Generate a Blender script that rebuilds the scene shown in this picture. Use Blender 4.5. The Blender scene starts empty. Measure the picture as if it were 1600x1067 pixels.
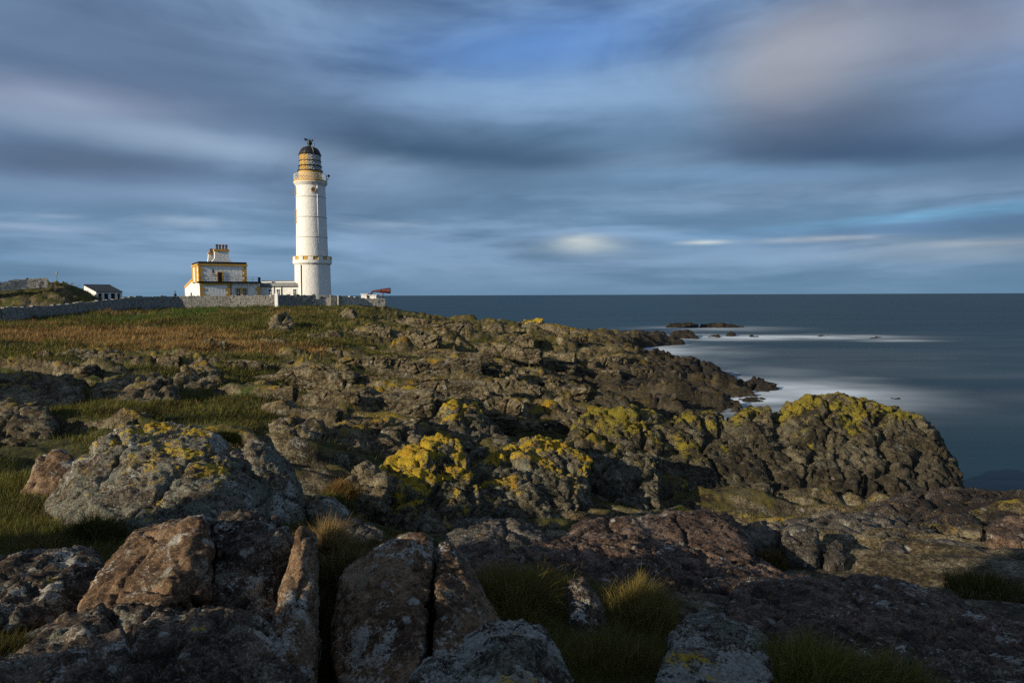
import bpy, bmesh, math, random
import numpy as np
from mathutils import Matrix, Vector
random.seed(7); RNG = np.random.default_rng(11)
SC = bpy.context.scene
COL = SC.collection
R = math.radians
PI = math.pi

# ------------------------------------------------------------------ camera
F = 1067.0                       # focal length in photograph pixels (24 mm on a 36 mm sensor)
EYE = Vector((0, 0, 11.0))       # eleven metres above the sea
PITCH, ROLL = 3.887, -0.22
MROT = Matrix.Rotation(R(90 - PITCH), 3, 'X') @ Matrix.Rotation(R(ROLL), 3, 'Z')
cam = bpy.data.cameras.new('camera'); camo = bpy.data.objects.new('camera', cam); COL.objects.link(camo)
cam.sensor_width = 36; cam.lens = 24.0; cam.clip_start = 0.1; cam.clip_end = 100000
camo.matrix_world = Matrix.Translation(EYE) @ MROT.to_4x4()
SC.camera = camo

# ------------------------------------------------------------------ light
SUN_AZ, SUN_EL = 54.0, 17.5      # degrees left of straight behind the camera / above the horizon
sd = Vector((-math.sin(R(SUN_AZ)) * math.cos(R(SUN_EL)), -math.cos(R(SUN_AZ)) * math.cos(R(SUN_EL)), math.sin(R(SUN_EL))))
sun = bpy.data.lights.new('sun', 'SUN'); sun.energy = 5.0; sun.angle = R(0.6); sun.color = (1.0, 0.86, 0.64)
suno = bpy.data.objects.new('sun', sun); COL.objects.link(suno)
suno.rotation_euler = (-sd).to_track_quat('-Z', 'Y').to_euler()
SC.view_settings.view_transform = 'Standard'
SC.view_settings.look = 'None'
SC.view_settings.exposure = 0.35
SC.view_settings.gamma = 1.0
SC.view_settings.use_curve_mapping = False
SC.render.engine = 'CYCLES'
SC.cycles.use_denoising = False
SC.cycles.max_bounces = 5
SC.cycles.diffuse_bounces = 3
SC.cycles.glossy_bounces = 3

def ray(px, py):
    return MROT @ Vector(((px - 800) / F, -(py - 533.5) / F, -1.0))
def P(px, py, D):
    """world point seen at photograph pixel (px, py) at forward distance D"""
    v = ray(px, py); return EYE + v * (D / v.y)
def PZ(px, py, z=0.0):
    v = ray(px, py); return EYE + v * ((z - EYE.z) / v.z)

# ------------------------------------------------------------------ node helper
class NT:
    def __init__(s, tree):
        s.t = tree; s.n = tree.nodes; s.l = tree.links
    def new(s, typ, **kw):
        n = s.n.new(typ)
        for k, v in kw.items(): setattr(n, k, v)
        return n
    def put(s, sock, v):
        if v is None: return
        if isinstance(v, bpy.types.NodeSocket): s.l.new(v, sock)
        elif isinstance(v, (tuple, list)):
            v = tuple(v)
            if sock.type == 'RGBA' and len(v) == 3: v = v + (1,)
            sock.default_value = v
        else: sock.default_value = v
    def math(s, op, a, b=None, c=None, clamp=False):
        n = s.new('ShaderNodeMath', operation=op); n.use_clamp = clamp
        for i, x in enumerate((a, b, c)): s.put(n.inputs[i], x)
        return n.outputs[0]
    def vmath(s, op, a, b=None):
        n = s.new('ShaderNodeVectorMath', operation=op)
        s.put(n.inputs[0], a)
        if b is not None: s.put(n.inputs[1], b)
        return n.outputs[0]
    def noise(s, vec, scale, detail=4, rough=0.55, dist=0.0, out=0):
        n = s.new('ShaderNodeTexNoise')
        s.put(n.inputs['Vector'], vec); s.put(n.inputs['Scale'], scale); s.put(n.inputs['Detail'], detail)
        s.put(n.inputs['Roughness'], rough); s.put(n.inputs['Distortion'], dist)
        return n.outputs[out]
    def voro(s, vec, scale, feature='F1', out='Distance', rnd=1.0):
        n = s.new('ShaderNodeTexVoronoi', feature=feature)
        s.put(n.inputs['Vector'], vec); s.put(n.inputs['Scale'], scale); s.put(n.inputs['Randomness'], rnd)
        return n.outputs[out]
    def step(s, v, a, b, lo=0.0, hi=1.0):
        n = s.new('ShaderNodeMapRange', interpolation_type='SMOOTHSTEP')
        s.put(n.inputs[0], v); s.put(n.inputs[1], a); s.put(n.inputs[2], b); s.put(n.inputs[3], lo); s.put(n.inputs[4], hi)
        return n.outputs[0]
    def mix(s, f, a, b, mode='MIX'):
        n = s.new('ShaderNodeMix', data_type='RGBA', blend_type=mode)
        s.put(n.inputs[0], f); s.put(n.inputs[6], a); s.put(n.inputs[7], b)
        return n.outputs[2]
    def ramp(s, f, stops):
        n = s.new('ShaderNodeValToRGB'); cr = n.color_ramp
        while len(cr.elements) < len(stops): cr.elements.new(0.5)
        for e, (p, c) in zip(cr.elements, stops): e.position = p; e.color = tuple(c) + (1,)
        s.put(n.inputs[0], f); return n.outputs[0]
    def attr(s, name, out='Fac'):
        n = s.new('ShaderNodeAttribute', attribute_name=name); return n.outputs[out]
    def bump(s, h, strength, dist, normal=None):
        n = s.new('ShaderNodeBump'); s.put(n.inputs['Height'], h); n.inputs['Strength'].default_value = strength
        n.inputs['Distance'].default_value = dist
        if normal: s.put(n.inputs['Normal'], normal)
        return n.outputs[0]

def newmat(name):
    m = bpy.data.materials.new(name); m.use_nodes = True
    nt = NT(m.node_tree); b = nt.n['Principled BSDF']
    return m, nt, b

def plain(name, col, rough=0.7, var=0.15, scale=4.0, bump=0.0, bdist=0.02, metal=0.0, spec=0.3, bscale=None, streak=0.0):
    """painted or plain surface with some weathering"""
    m, nt, b = newmat(name)
    pos = nt.new('ShaderNodeTexCoord').outputs['Object']
    n = nt.noise(pos, scale, 6, 0.6)
    dark = tuple(c * (1 - var * 2) for c in col); light = tuple(min(1, c * (1 + var * .5)) for c in col)
    nt.put(b.inputs['Base Color'], nt.ramp(n, [(0.3, dark), (0.5, col), (0.75, light)]))
    if streak:
        mp = nt.new('ShaderNodeMapping'); mp.inputs['Scale'].default_value = (2.2, 2.2, 0.16); nt.put(mp.inputs[0], pos)
        sk = nt.math('MULTIPLY', nt.step(nt.noise(mp.outputs[0], 1.0, 5, 0.65), 0.54, 0.74), streak)
        nt.put(b.inputs['Base Color'], nt.mix(sk, b.inputs['Base Color'].links[0].from_socket, (0.34, 0.31, 0.24)))
    b.inputs['Roughness'].default_value = rough; b.inputs['Metallic'].default_value = metal
    b.inputs['Specular IOR Level'].default_value = spec
    if bump:
        nt.put(b.inputs['Normal'], nt.bump(nt.noise(pos, bscale or scale * 2, 5, 0.6), bump, bdist))
    return m

# ------------------------------------------------------------------ sky: Nishita with long-exposure cloud
world = bpy.data.worlds.new('World'); SC.world = world; world.use_nodes = True
wt = NT(world.node_tree)
bg = wt.n['Background']
def build_sky():
    g = wt.new('ShaderNodeTexCoord').outputs['Generated']
    sep = wt.new('ShaderNodeSeparateXYZ'); wt.put(sep.inputs[0], g)
    x, y, z = sep.outputs
    sky = wt.new('ShaderNodeTexSky', sky_type='NISHITA')
    sky.sun_disc = False; sky.sun_elevation = R(SUN_EL); sky.sun_rotation = R(180 + SUN_AZ)
    sky.air_density = 1.0; sky.dust_density = 0.4; sky.ozone_density = 2.0
    az = wt.math('ARCTAN2', x, y); el = wt.math('ARCSINE', z)
    # cloud-deck coordinates: streaks drawn out sideways by the long exposure
    zz = wt.math('ADD', wt.math('ABSOLUTE', z), 0.10)
    cx = wt.math('DIVIDE', x, zz); cy = wt.math('DIVIDE', y, zz)
    cv = wt.new('ShaderNodeCombineXYZ'); wt.put(cv.inputs[0], wt.math('MULTIPLY', cx, 0.22)); wt.put(cv.inputs[1], wt.math('MULTIPLY', cy, 0.75))
    n1 = wt.noise(cv.outputs[0], 0.75, 3, 0.5, 0.6)
    cv2 = wt.new('ShaderNodeCombineXYZ'); wt.put(cv2.inputs[0], wt.math('MULTIPLY', az, 2.2)); wt.put(cv2.inputs[1], wt.math('MULTIPLY', el, 17.0)); wt.put(cv2.inputs[2], 3.3)
    n2 = wt.noise(cv2.outputs[0], 1.0, 5, 0.55, 0.4)
    # soft wobble for the placed cloud masses
    cv3 = wt.new('ShaderNodeCombineXYZ'); wt.put(cv3.inputs[0], wt.math('MULTIPLY', az, 2.6)); wt.put(cv3.inputs[1], wt.math('MULTIPLY', el, 9.0))
    wob = wt.noise(cv3.outputs[0], 1.3, 4, 0.55)
    waz = wt.math('ADD', az, wt.math('MULTIPLY', wt.math('SUBTRACT', wob, 0.5), 0.10))
    cv4 = wt.new('ShaderNodeCombineXYZ'); wt.put(cv4.inputs[0], wt.math('MULTIPLY', az, 2.0)); wt.put(cv4.inputs[1], wt.math('MULTIPLY', el, 8.0)); wt.put(cv4.inputs[2], 9.0)
    wob2 = wt.noise(cv4.outputs[0], 1.2, 4, 0.6)
    wel = wt.math('ADD', el, wt.math('MULTIPLY', wt.math('SUBTRACT', wob2, 0.5), 0.035))
    cv5 = wt.new('ShaderNodeCombineXYZ'); wt.put(cv5.inputs[0], wt.math('MULTIPLY', az, 3.0)); wt.put(cv5.inputs[1], wt.math('MULTIPLY', el, 7.5)); wt.put(cv5.inputs[2], 21.0)
    n4 = wt.noise(cv5.outputs[0], 1.15, 5, 0.52, 0.5)
    def blob(px, py, wx, wy, tilt=0.0, warp=True, p=1.0):
        d = ray(px, py).normalized(); a0 = math.atan2(d.x, d.y); e0 = math.asin(d.z)
        sa, se = wx / F, wy / F
        A, E = (waz, wel) if warp else (az, el)
        da = wt.math('SUBTRACT', A, a0); de = wt.math('SUBTRACT', E, e0)
        if tilt: de = wt.math('SUBTRACT', de, wt.math('MULTIPLY', da, tilt))
        q = wt.math('ADD', wt.math('POWER', wt.math('ABSOLUTE', wt.math('DIVIDE', da, sa)), 2.0), wt.math('POWER', wt.math('ABSOLUTE', wt.math('DIVIDE', de, se)), 2.0))
        return wt.math('EXPONENT', wt.math('MULTIPLY', q, -1.0))
    K = 9.6     # Background strength is 0.1
    def c(r, g_, b_):
        lin = lambda v: ((v / 255 + 0.055) / 1.055) ** 2.4 if v > 10 else v / 255 / 12.92
        return (lin(r) * K, lin(g_) * K, lin(b_) * K)
    # grey-blue deck, a touch bluer and paler towards the horizon
    up = wt.step(el, 0.0, 0.5)
    deck_lo = wt.mix(wt.step(n2, 0.38, 0.66), c(88, 118, 146), c(122, 150, 180))
    deck_hi = wt.mix(wt.step(wt.math('ADD', wt.math('MULTIPLY', n1, 0.35), wt.math('MULTIPLY', n4, 0.65)), 0.38, 0.62), c(74, 98, 130), c(128, 156, 188))
    col = wt.mix(up, deck_lo, deck_hi)
    col = wt.mix(wt.step(el, 0.42, 0.95), col, wt.mix(wt.step(n1, 0.36, 0.64), c(84, 94, 112), c(118, 128, 144)))     # greyer, paler deck overhead
    col = wt.mix(wt.math('MULTIPLY', wt.step(n2, 0.45, 0.72), 0.22), col, c(146, 174, 200))
    # clear gaps show the blue of the Nishita sky
    gap = wt.math('MULTIPLY', wt.step(wt.math('ADD', wt.math('MULTIPLY', n1, 0.75), wt.math('MULTIPLY', n2, 0.25)), 0.50, 0.70), 0.30)
    gap = wt.math('MAXIMUM', gap, wt.math('MULTIPLY', blob(830, 70, 270, 62, 0.10), 0.75))
    gap = wt.math('MAXIMUM', gap, wt.math('MULTIPLY', blob(1590, 120, 120, 80), 0.35))
    skyc = wt.mix(1.0, sky.outputs[0], (0.62, 0.80, 1.05), 'MULTIPLY')
    bluec = wt.mix(0.55, skyc, c(72, 124, 196))
    col = wt.mix(gap, col, bluec)
    wisp = wt.step(n2, 0.36, 0.62, 0.25, 1.0)
    def lay(f, k, colr):
        nonlocal col
        if max(colr) > c(190, 190, 190)[0]: f = wt.math('MULTIPLY', f, wisp)
        col = wt.mix(wt.math('MULTIPLY', f, k), col, colr)
    lay(blob(180, 90, 430, 95, -0.08), 0.65, c(70, 86, 114))
    lay(blob(40, 10, 330, 50), 0.35, c(74, 92, 126))
    lay(blob(470, 165, 250, 42, -0.05), 0.65, c(74, 94, 122))
    lay(blob(110, 255, 240, 24), 0.70, c(80, 94, 118))
    lay(blob(50, 150, 170, 24), 0.7, c(146, 156, 180))
    lay(blob(300, 222, 300, 22, -0.05), 0.7, c(146, 166, 190))
    lay(blob(730, 150, 190, 34, 0.0), 0.70, c(128, 160, 194))
    lay(blob(690, 240, 200, 26, -0.05), 0.95, c(58, 84, 110))
    lay(blob(830, 262, 150, 30, -0.04), 0.85, c(58, 82, 106))
    lay(blob(560, 285, 120, 20, 0.0), 0.4, c(122, 148, 172))
    lay(blob(930, 215, 200, 22, -0.06), 0.5, c(80, 110, 140))
    lay(blob(1040, 170, 120, 50, 0.0), 0.35, c(116, 150, 186))
    lay(blob(1360, 180, 215, 85, -0.10), 0.95, c(80, 97, 118))
    lay(blob(1235, 175, 90, 60, 0.0), 0.7, c(92, 104, 128))
    lay(blob(1420, 240, 250, 38, -0.06), 0.95, c(54, 77, 104))
    lay(blob(1265, 72, 115, 52, 0.1), 0.95, c(158, 162, 172))
    lay(blob(1240, 120, 80, 36, 0.1), 0.6, c(136, 140, 150))
    lay(blob(1500, 40, 190, 46, -0.1), 0.7, c(136, 142, 160))
    lay(blob(1560, 170, 110, 40, 0.0), 0.5, c(116, 140, 178))
    lay(blob(1150, 278, 320, 16, -0.03), 0.5, c(116, 150, 184))
    lay(blob(1530, 332, 280, 9, 0.055, False), 0.62, c(112, 176, 214))
    lay(blob(1330, 345, 170, 5, 0.05, False), 0.35, c(116, 184, 224))
    lay(blob(1400, 360, 260, 8, 0.03), 0.5, c(92, 122, 158))
    lay(blob(915, 381, 40, 10, 0.0), 0.95, c(228, 230, 216))
    lay(blob(905, 388, 70, 11, 0.0), 0.5, c(150, 168, 180))
    lay(blob(1100, 379, 34, 3.2, 0.0, False), 0.8, c(206, 212, 206))
    lay(blob(1300, 373, 75, 4, 0.0, False), 0.85, c(204, 208, 206))
    lay(blob(1560, 380, 105, 7, -0.02, False), 0.85, c(208, 208, 204))
    lay(blob(1510, 400, 90, 9, -0.02), 0.45, c(160, 172, 184))
    lay(blob(1370, 392, 80, 8, 0.0), 0.35, c(156, 170, 184))
    lay(blob(285, 348, 44, 7, 0.0), 0.6, c(166, 182, 198))
    lay(blob(600, 351, 50, 6, 0.03, False), 0.55, c(160, 182, 202))
    lay(blob(40, 357, 70, 5), 0.5, c(150, 168, 190))
    lay(blob(95, 335, 25, 4), 0.4, c(150, 168, 190))
    lay(blob(240, 305, 330, 20), 0.35, c(132, 152, 182))
    col = wt.mix(1.0, col, wt.ramp(n4, [(0.30, (0.86, 0.86, 0.87)), (0.5, (1, 1, 1)), (0.72, (1.10, 1.10, 1.09))]), 'MULTIPLY')
    # low bank along the horizon
    lay(wt.step(el, 0.075, 0.0), 0.55, c(92, 122, 146))
    lay(wt.step(el, 0.022, 0.0), 0.45, c(92, 124, 150))
    # below the horizon only the sea reflects
    wt.put(bg.inputs['Color'], col)
    bg.inputs['Strength'].default_value = 0.1
build_sky()
world.cycles.sampling_method = 'MANUAL'; world.cycles.sample_map_resolution = 512

# ------------------------------------------------------------------ numpy noise
_PERM = RNG.permutation(4096)
_GR = RNG.normal(size=(4096, 3)); _GR /= np.linalg.norm(_GR, axis=1)[:, None]
_RND = RNG.random((4096, 3))
def _h(i, j, k):
    return _PERM[(_PERM[(_PERM[i & 4095] + j) & 4095] + k) & 4095]
def pnoise(p):
    """gradient noise, about -1..1; p is (n,3)"""
    p = np.asarray(p, dtype=np.float64)
    i = np.floor(p).astype(np.int64); f = p - i
    u = f * f * f * (f * (f * 6 - 15) + 10)
    out = np.zeros(len(p))
    for dx in (0, 1):
        wx = u[:, 0] if dx else 1 - u[:, 0]
        for dy in (0, 1):
            wy = u[:, 1] if dy else 1 - u[:, 1]
            for dz in (0, 1):
                wz = u[:, 2] if dz else 1 - u[:, 2]
                gr = _GR[_h(i[:, 0] + dx, i[:, 1] + dy, i[:, 2] + dz)]
                d = gr[:, 0] * (f[:, 0] - dx) + gr[:, 1] * (f[:, 1] - dy) + gr[:, 2] * (f[:, 2] - dz)
                out += wx * wy * wz * d
    return out * 1.5
def fbm(p, oct=4, gain=0.5, lac=2.03):
    a, s, t = 1.0, np.zeros(len(p)), 0.0
    p = np.array(p)
    for o in range(oct):
        s += a * pnoise(p + 17.3 * o); t += a; a *= gain; p = p * lac
    return s / t
def ridged(p, oct=4, gain=0.5, lac=2.07):
    a, s, t = 1.0, np.zeros(len(p)), 0.0
    p = np.array(p)
    for o in range(oct):
        s += a * (1 - np.abs(pnoise(p + 9.1 * o)) * 1.6); t += a; a *= gain; p = p * lac
    return s / t
def voronoi(p, two=False):
    """F1 (and F2) distance, cells of size one"""
    p = np.asarray(p); i = np.floor(p).astype(np.int64)
    f1 = np.full(len(p), 9.0); f2 = np.full(len(p), 9.0)
    for dx in (-1, 0, 1):
        for dy in (-1, 0, 1):
            for dz in (-1, 0, 1):
                c = i + np.array((dx, dy, dz))
                q = c + _RND[_h(c[:, 0], c[:, 1], c[:, 2])]
                d = np.sqrt(((q - p) ** 2).sum(1))
                f2 = np.minimum(f2, np.maximum(f1, d)); f1 = np.minimum(f1, d)
    return (f1, f2) if two else f1
def billow(p, oct=5, gain=0.5, lac=2.1):
    """rounded lumps with sharp creases, 0..1"""
    a, s_, t = 1.0, np.zeros(len(p)), 0.0
    p = np.array(p)
    for o in range(oct):
        s_ += a * np.abs(pnoise(p + 13.7 * o)); t += a; a *= gain; p = p * lac
    return s_ / t * 2.0
def sstep(v, a, b):
    t = np.clip((v - a) / (b - a), 0, 1); return t * t * (3 - 2 * t)

# ------------------------------------------------------------------ object helpers
def tag(o, label=None, cat=None, group=None, kind=None):
    if label: o['label'] = label
    if cat: o['category'] = cat
    if group: o['group'] = group
    if kind: o['kind'] = kind
    return o
def empty(name, loc, rz=0.0):
    o = bpy.data.objects.new(name, None); o.location = loc; o.rotation_euler = (0, 0, rz); o.empty_display_size = 0.2
    COL.objects.link(o); return o
def link(name, me, mat, parent=None):
    o = bpy.data.objects.new(name, me); COL.objects.link(o)
    if mat and not me.materials: me.materials.append(mat)
    if parent: o.parent = parent
    return o
def np_mesh(name, verts, faces, smooth=True):
    """faces: (n,3) or (n,4) int array"""
    me = bpy.data.meshes.new(name)
    n, k = len(faces), faces.shape[1]
    me.vertices.add(len(verts)); me.vertices.foreach_set('co', np.asarray(verts, dtype=np.float32).ravel())
    me.loops.add(n * k); me.loops.foreach_set('vertex_index', faces.astype(np.int32).ravel())
    me.polygons.add(n); me.polygons.foreach_set('loop_start', np.arange(0, n * k, k, dtype=np.int32))
    me.update(calc_edges=True)
    me.polygons.foreach_set('use_smooth', np.full(n, smooth, dtype=bool))
    return me
def set_attr(me, name, vals):
    a = me.attributes.new(name, 'FLOAT', 'POINT'); a.data.foreach_set('value', np.asarray(vals, dtype=np.float32))
def set_col(me, name, vals):
    a = me.attributes.new(name, 'FLOAT_COLOR', 'POINT'); v = np.ones((len(vals), 4), dtype=np.float32); v[:, :3] = vals
    a.data.foreach_set('color', v.ravel())
class MB:
    def __init__(s): s.v = []; s.f = []
    def add(s, vs, fs):
        b = len(s.v); s.v += [tuple(v) for v in vs]; s.f += [tuple(i + b for i in f) for f in fs]; return s
    def box(s, x0, x1, y0, y1, z0, z1):
        return s.add([(x0, y0, z0), (x1, y0, z0), (x1, y1, z0), (x0, y1, z0), (x0, y0, z1), (x1, y0, z1), (x1, y1, z1), (x0, y1, z1)],
                     [(0, 3, 2, 1), (4, 5, 6, 7), (0, 1, 5, 4), (1, 2, 6, 5), (2, 3, 7, 6), (3, 0, 4, 7)])
    def prism(s, poly, y0, y1):
        """polygon in x,z swept along y"""
        n = len(poly); vs = [(x, y0, z) for x, z in poly] + [(x, y1, z) for x, z in poly]
        fs = [tuple(range(n)), tuple(range(2 * n - 1, n - 1, -1))] + [(i, i + n, (i + 1) % n + n, (i + 1) % n) for i in range(n)]
        return s.add(vs, fs)
    def prism_x(s, poly, x0, x1):
        n = len(poly); vs = [(x0, y, z) for y, z in poly] + [(x1, y, z) for y, z in poly]
        fs = [tuple(range(n)), tuple(range(2 * n - 1, n - 1, -1))] + [(i, i + n, (i + 1) % n + n, (i + 1) % n) for i in range(n)]
        return s.add(vs, fs)
    def lathe(s, prof, n=64, a0=0.0, a1=2 * PI, cap=True):
        """profile of (radius, z); angle 0 faces -Y and grows towards +X"""
        full = abs(a1 - a0 - 2 * PI) < 1e-6; m = n if full else n + 1
        vs = []
        for r, z in prof:
            for i in range(m):
                a = a0 + (a1 - a0) * i / n; vs.append((r * math.sin(a), -r * math.cos(a), z))
        fs = []
        for j in range(len(prof) - 1):
            for i in range(n):
                k = (i + 1) % m if full else i + 1
                fs.append((j * m + i, j * m + k, (j + 1) * m + k, (j + 1) * m + i))
        if cap and full:
            fs.append(tuple(range(m - 1, -1, -1))); fs.append(tuple((len(prof) - 1) * m + i for i in range(m)))
        return s.add(vs, fs)
    def arcblock(s, r0, r1, a0, a1, z0, z1, n=4):
        vs = []
        for r, z in ((r0, z0), (r1, z0), (r1, z1), (r0, z1)):
            for i in range(n + 1):
                a = a0 + (a1 - a0) * i / n; vs.append((r * math.sin(a), -r * math.cos(a), z))
        m = n + 1; fs = []
        for j in range(4):
            for i in range(n):
                fs.append((j * m + i, j * m + i + 1, ((j + 1) % 4) * m + i + 1, ((j + 1) % 4) * m + i))
        fs.append((0, m, 2 * m, 3 * m)); fs.append((n, 3 * m + n, 2 * m + n, m + n))
        return s.add(vs, fs)
    def tube(s, pts, r, n=6, r1=None):
        pts = [Vector(p) for p in pts]; m = len(pts); vs = []; fs = []
        rs = r if isinstance(r, (list, tuple)) else [r + ((r1 if r1 is not None else r) - r) * i / max(1, m - 1) for i in range(m)]
        for i, p in enumerate(pts):
            d = (pts[min(i + 1, m - 1)] - pts[max(i - 1, 0)]).normalized()
            up = Vector((0, 0, 1)) if abs(d.z) < 0.95 else Vector((1, 0, 0))
            a = d.cross(up).normalized(); b = a.cross(d)
            for k in range(n):
                t = 2 * PI * k / n; vs.append(p + (a * math.cos(t) + b * math.sin(t)) * rs[i])
        for i in range(m - 1):
            for k in range(n):
                fs.append((i * n + k, i * n + (k + 1) % n, (i + 1) * n + (k + 1) % n, (i + 1) * n + k))
        fs.append(tuple(range(n - 1, -1, -1))); fs.append(tuple((m - 1) * n + k for k in range(n)))
        return s.add(vs, fs)
    def ball(s, c, r, n=10, sz=1.0):
        prof = [(max(1e-3, r * math.sin(PI * j / n)), c[2] - r * sz * math.cos(PI * j / n)) for j in range(n + 1)]
        b = len(s.v); s.lathe(prof, n + 4, cap=True)
        for i in range(b, len(s.v)): v = s.v[i]; s.v[i] = (v[0] + c[0], v[1] + c[1], v[2])
        return s
    def mesh(s, name, smooth=False, bevel=0.0):
        me = bpy.data.meshes.new(name)
        bm = bmesh.new(); vs = [bm.verts.new(v) for v in s.v]
        for f in s.f:
            try: bm.faces.new([vs[i] for i in f])
            except ValueError: pass
        bmesh.ops.recalc_face_normals(bm, faces=bm.faces)
        if bevel:
            bmesh.ops.bevel(bm, geom=[e for e in bm.edges if e.is_manifold and e.calc_face_angle(0) > 0.6], offset=bevel, segments=1, affect='EDGES')
        for f in bm.faces: f.smooth = smooth
        if smooth:
            for e in bm.edges:
                if e.is_manifold and e.calc_face_angle(0) > 0.6: e.smooth = False
        bm.to_mesh(me); bm.free(); return me
    def build(s, name, mat, parent=None, smooth=False, bevel=0.0):
        return link(name, s.mesh(name, smooth, bevel), mat, parent)

# ------------------------------------------------------------------ terrain shape
CP = []   # (x, y, z, rock 0..1)
def cp(px, py, D, rock): v = P(px, py, D); CP.append((v.x, v.y, v.z, rock))
for a in [
    # headland and its grassy slope
    (-400, 505, 90, .2), (0, 500, 98, 0), (150, 492, 108, 0), (300, 484, 122, 0), (430, 478, 128, .1), (520, 476, 134, .2), (600, 479, 138, .5),
    (-300, 470, 150, .2), (60, 470, 150, .2), (250, 468, 165, .3), (400, 472, 160, .1), (500, 474, 150, .1), (560, 476, 150, .3),
    (0, 520, 72, 0), (150, 515, 78, 0), (300, 508, 86, 0), (450, 500, 94, .1), (560, 500, 100, .45), (640, 506, 108, .7), (700, 512, 110, .9), (780, 516, 110, 1), (860, 522, 112, 1),
    (0, 545, 50, .1), (150, 545, 52, .2), (300, 540, 56, 0), (420, 535, 60, .1), (520, 535, 64, .35), (620, 540, 66, .6), (720, 545, 72, .9), (820, 545, 80, 1), (920, 545, 90, 1), (980, 560, 88, 1),
    (-200, 590, 30, .5), (50, 580, 33, .6), (200, 590, 31, .5), (330, 585, 33, .3), (450, 580, 37, .4), (560, 585, 40, .6), (680, 590, 45, .9), (800, 595, 52, 1), (920, 600, 58, 1), (1020, 605, 64, 1), (1090, 618, 67, 1),
    (-250, 660, 17, .4), (60, 665, 17, .2), (200, 655, 18, .3), (340, 650, 20, .35), (460, 640, 23, .5), (560, 650, 24, .7), (680, 650, 27, .9), (780, 650, 30, 1), (880, 655, 31, 1),
    (-200, 740, 11, .4), (20, 740, 12, 0), (480, 705, 16, .6), (560, 715, 17, .8), (200, 735, 12.5, .3), (320, 750, 12.8, .4), (420, 765, 12.6, .4), (460, 745, 14.5, .5), (500, 760, 12.5, .2), (660, 700, 21, .9), (800, 705, 23, 1),
    (520, 810, 10.5, .2), (580, 815, 13.0, .8), (700, 832, 13.2, 1), (850, 834, 13.2, 1), (980, 818, 15, 1), (1100, 818, 17, 1), (1250, 820, 18, 1), (1400, 812, 19, 1), (1500, 795, 19, 1), (1650, 785, 18, 1), (1100, 845, 11, 1), (1300, 850, 11, 1), (1500, 845, 11.5, 1),
    (-100, 870, 6, .2), (60, 855, 7, .1), (60, 945, 5.3, .5), (-60, 950, 5.3, .5), (100, 990, 4.4, .5), (260, 850, 7, .4), (480, 870, 6.3, .2), (600, 900, 6, .2), (720, 900, 6.6, .8), (850, 900, 6.3, .3), (1000, 912, 6.8, .8), (1150, 895, 8, 1), (1300, 898, 8.5, 1), (1500, 898, 8.5, 1), (1700, 898, 8, 1),
    (-50, 1010, 3.6, .3), (200, 1110, 3.2, .3), (505, 1090, 4.2, .1), (600, 1100, 3.6, .2), (820, 1010, 4.4, .1), (960, 1010, 4.6, .1), (1010, 1040, 4.2, .1), (1250, 1075, 3.7, .4), (1450, 1110, 3.4, .5), (1650, 1090, 3.6, .7), (1250, 975, 6.0, .8), (1450, 985, 5.9, .9), (1640, 1010, 5.6, .9)]:
    cp(*a)
for x, y, z, r in [
    (0, 0, 9.25, .3), (0, 1.2, 9.2, .3), (2, 1, 9.2, .3), (-2, 1, 9.3, .3), (3, -3, 9.0, .4), (-3, -2, 9.4, .4), (0, -4, 9.2, .4),
    (10, -10, 7.5, .6), (25, -10, 0, 1), (22, 2, 1, 1), (24, 10, 0, 1), (0, -40, 9, .3), (-40, -30, 10, .3), (-40, 0, 9, .3), (-60, 40, 8.5, .2), (-120, 60, 9, .2), (-120, 120, 10, .2), (-220, 150, 9, .2), (-150, -50, 10, .3), (20, -50, 2, .8), (40, -60, -3, 1),
    # shore and sea bed
    (17, 30, 1.5, 1), (20, 36, -1.5, 1), (11, 64, -1.0, 1), (16, 52, -1.6, 1), (13, 42, .6, 1), (9, 50, 1.6, 1), (28, 25, -1.5, 1), (30, 40, -2.5, 1), (26, 60, -2, 1),
    (26, 88, .8, 1), (30, 100, -1.0, 1), (22, 115, 1.2, 1), (30, 130, -1.2, 1), (24, 150, -1.0, 1), (38, 80, -2.5, 1), (45, 130, -3, 1), (45, 160, -3, 1), (10, 168, -2.5, 1), (0, 172, -2.5, 1), (-20, 176, -2, 1), (-35, 185, -1.5, 1), (-60, 205, 0, .6), (-100, 240, 0, .6), (-60, 260, -4, 1), (-120, 300, -4, 1), (0, 260, -4, 1), (80, 180, -4, 1), (80, 40, -4, 1), (150, 300, -5, 1), (100, -40, -4, 1), (-260, 320, -4, 1), (300, 100, -5, 1)]:
    CP.append((x, y, z, r))
CPA = np.array(CP)
def _uv(x, y):
    r = np.sqrt(x * x + y * y) + 0.6
    return np.stack([np.arctan2(x, y + 0.6) * 1.25, np.log(r)], 1)
_cu = _uv(CPA[:, 0], CPA[:, 1])
def _ker(a, b):
    d2 = ((a[:, None, :] - b[None, :, :]) ** 2).sum(2); return 0.5 * d2 * np.log(d2 + 1e-9)
def _solve(vals, lam):
    n = len(_cu); A = np.zeros((n + 3, n + 3)); A[:n, :n] = _ker(_cu, _cu) + lam * np.eye(n)
    Q = np.hstack([np.ones((n, 1)), _cu]); A[:n, n:] = Q; A[n:, :n] = Q.T
    return np.linalg.solve(A, np.concatenate([vals, np.zeros(3)]))
_wz = _solve(CPA[:, 2], 0.002); _wr = _solve(CPA[:, 3], 0.02)
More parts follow.
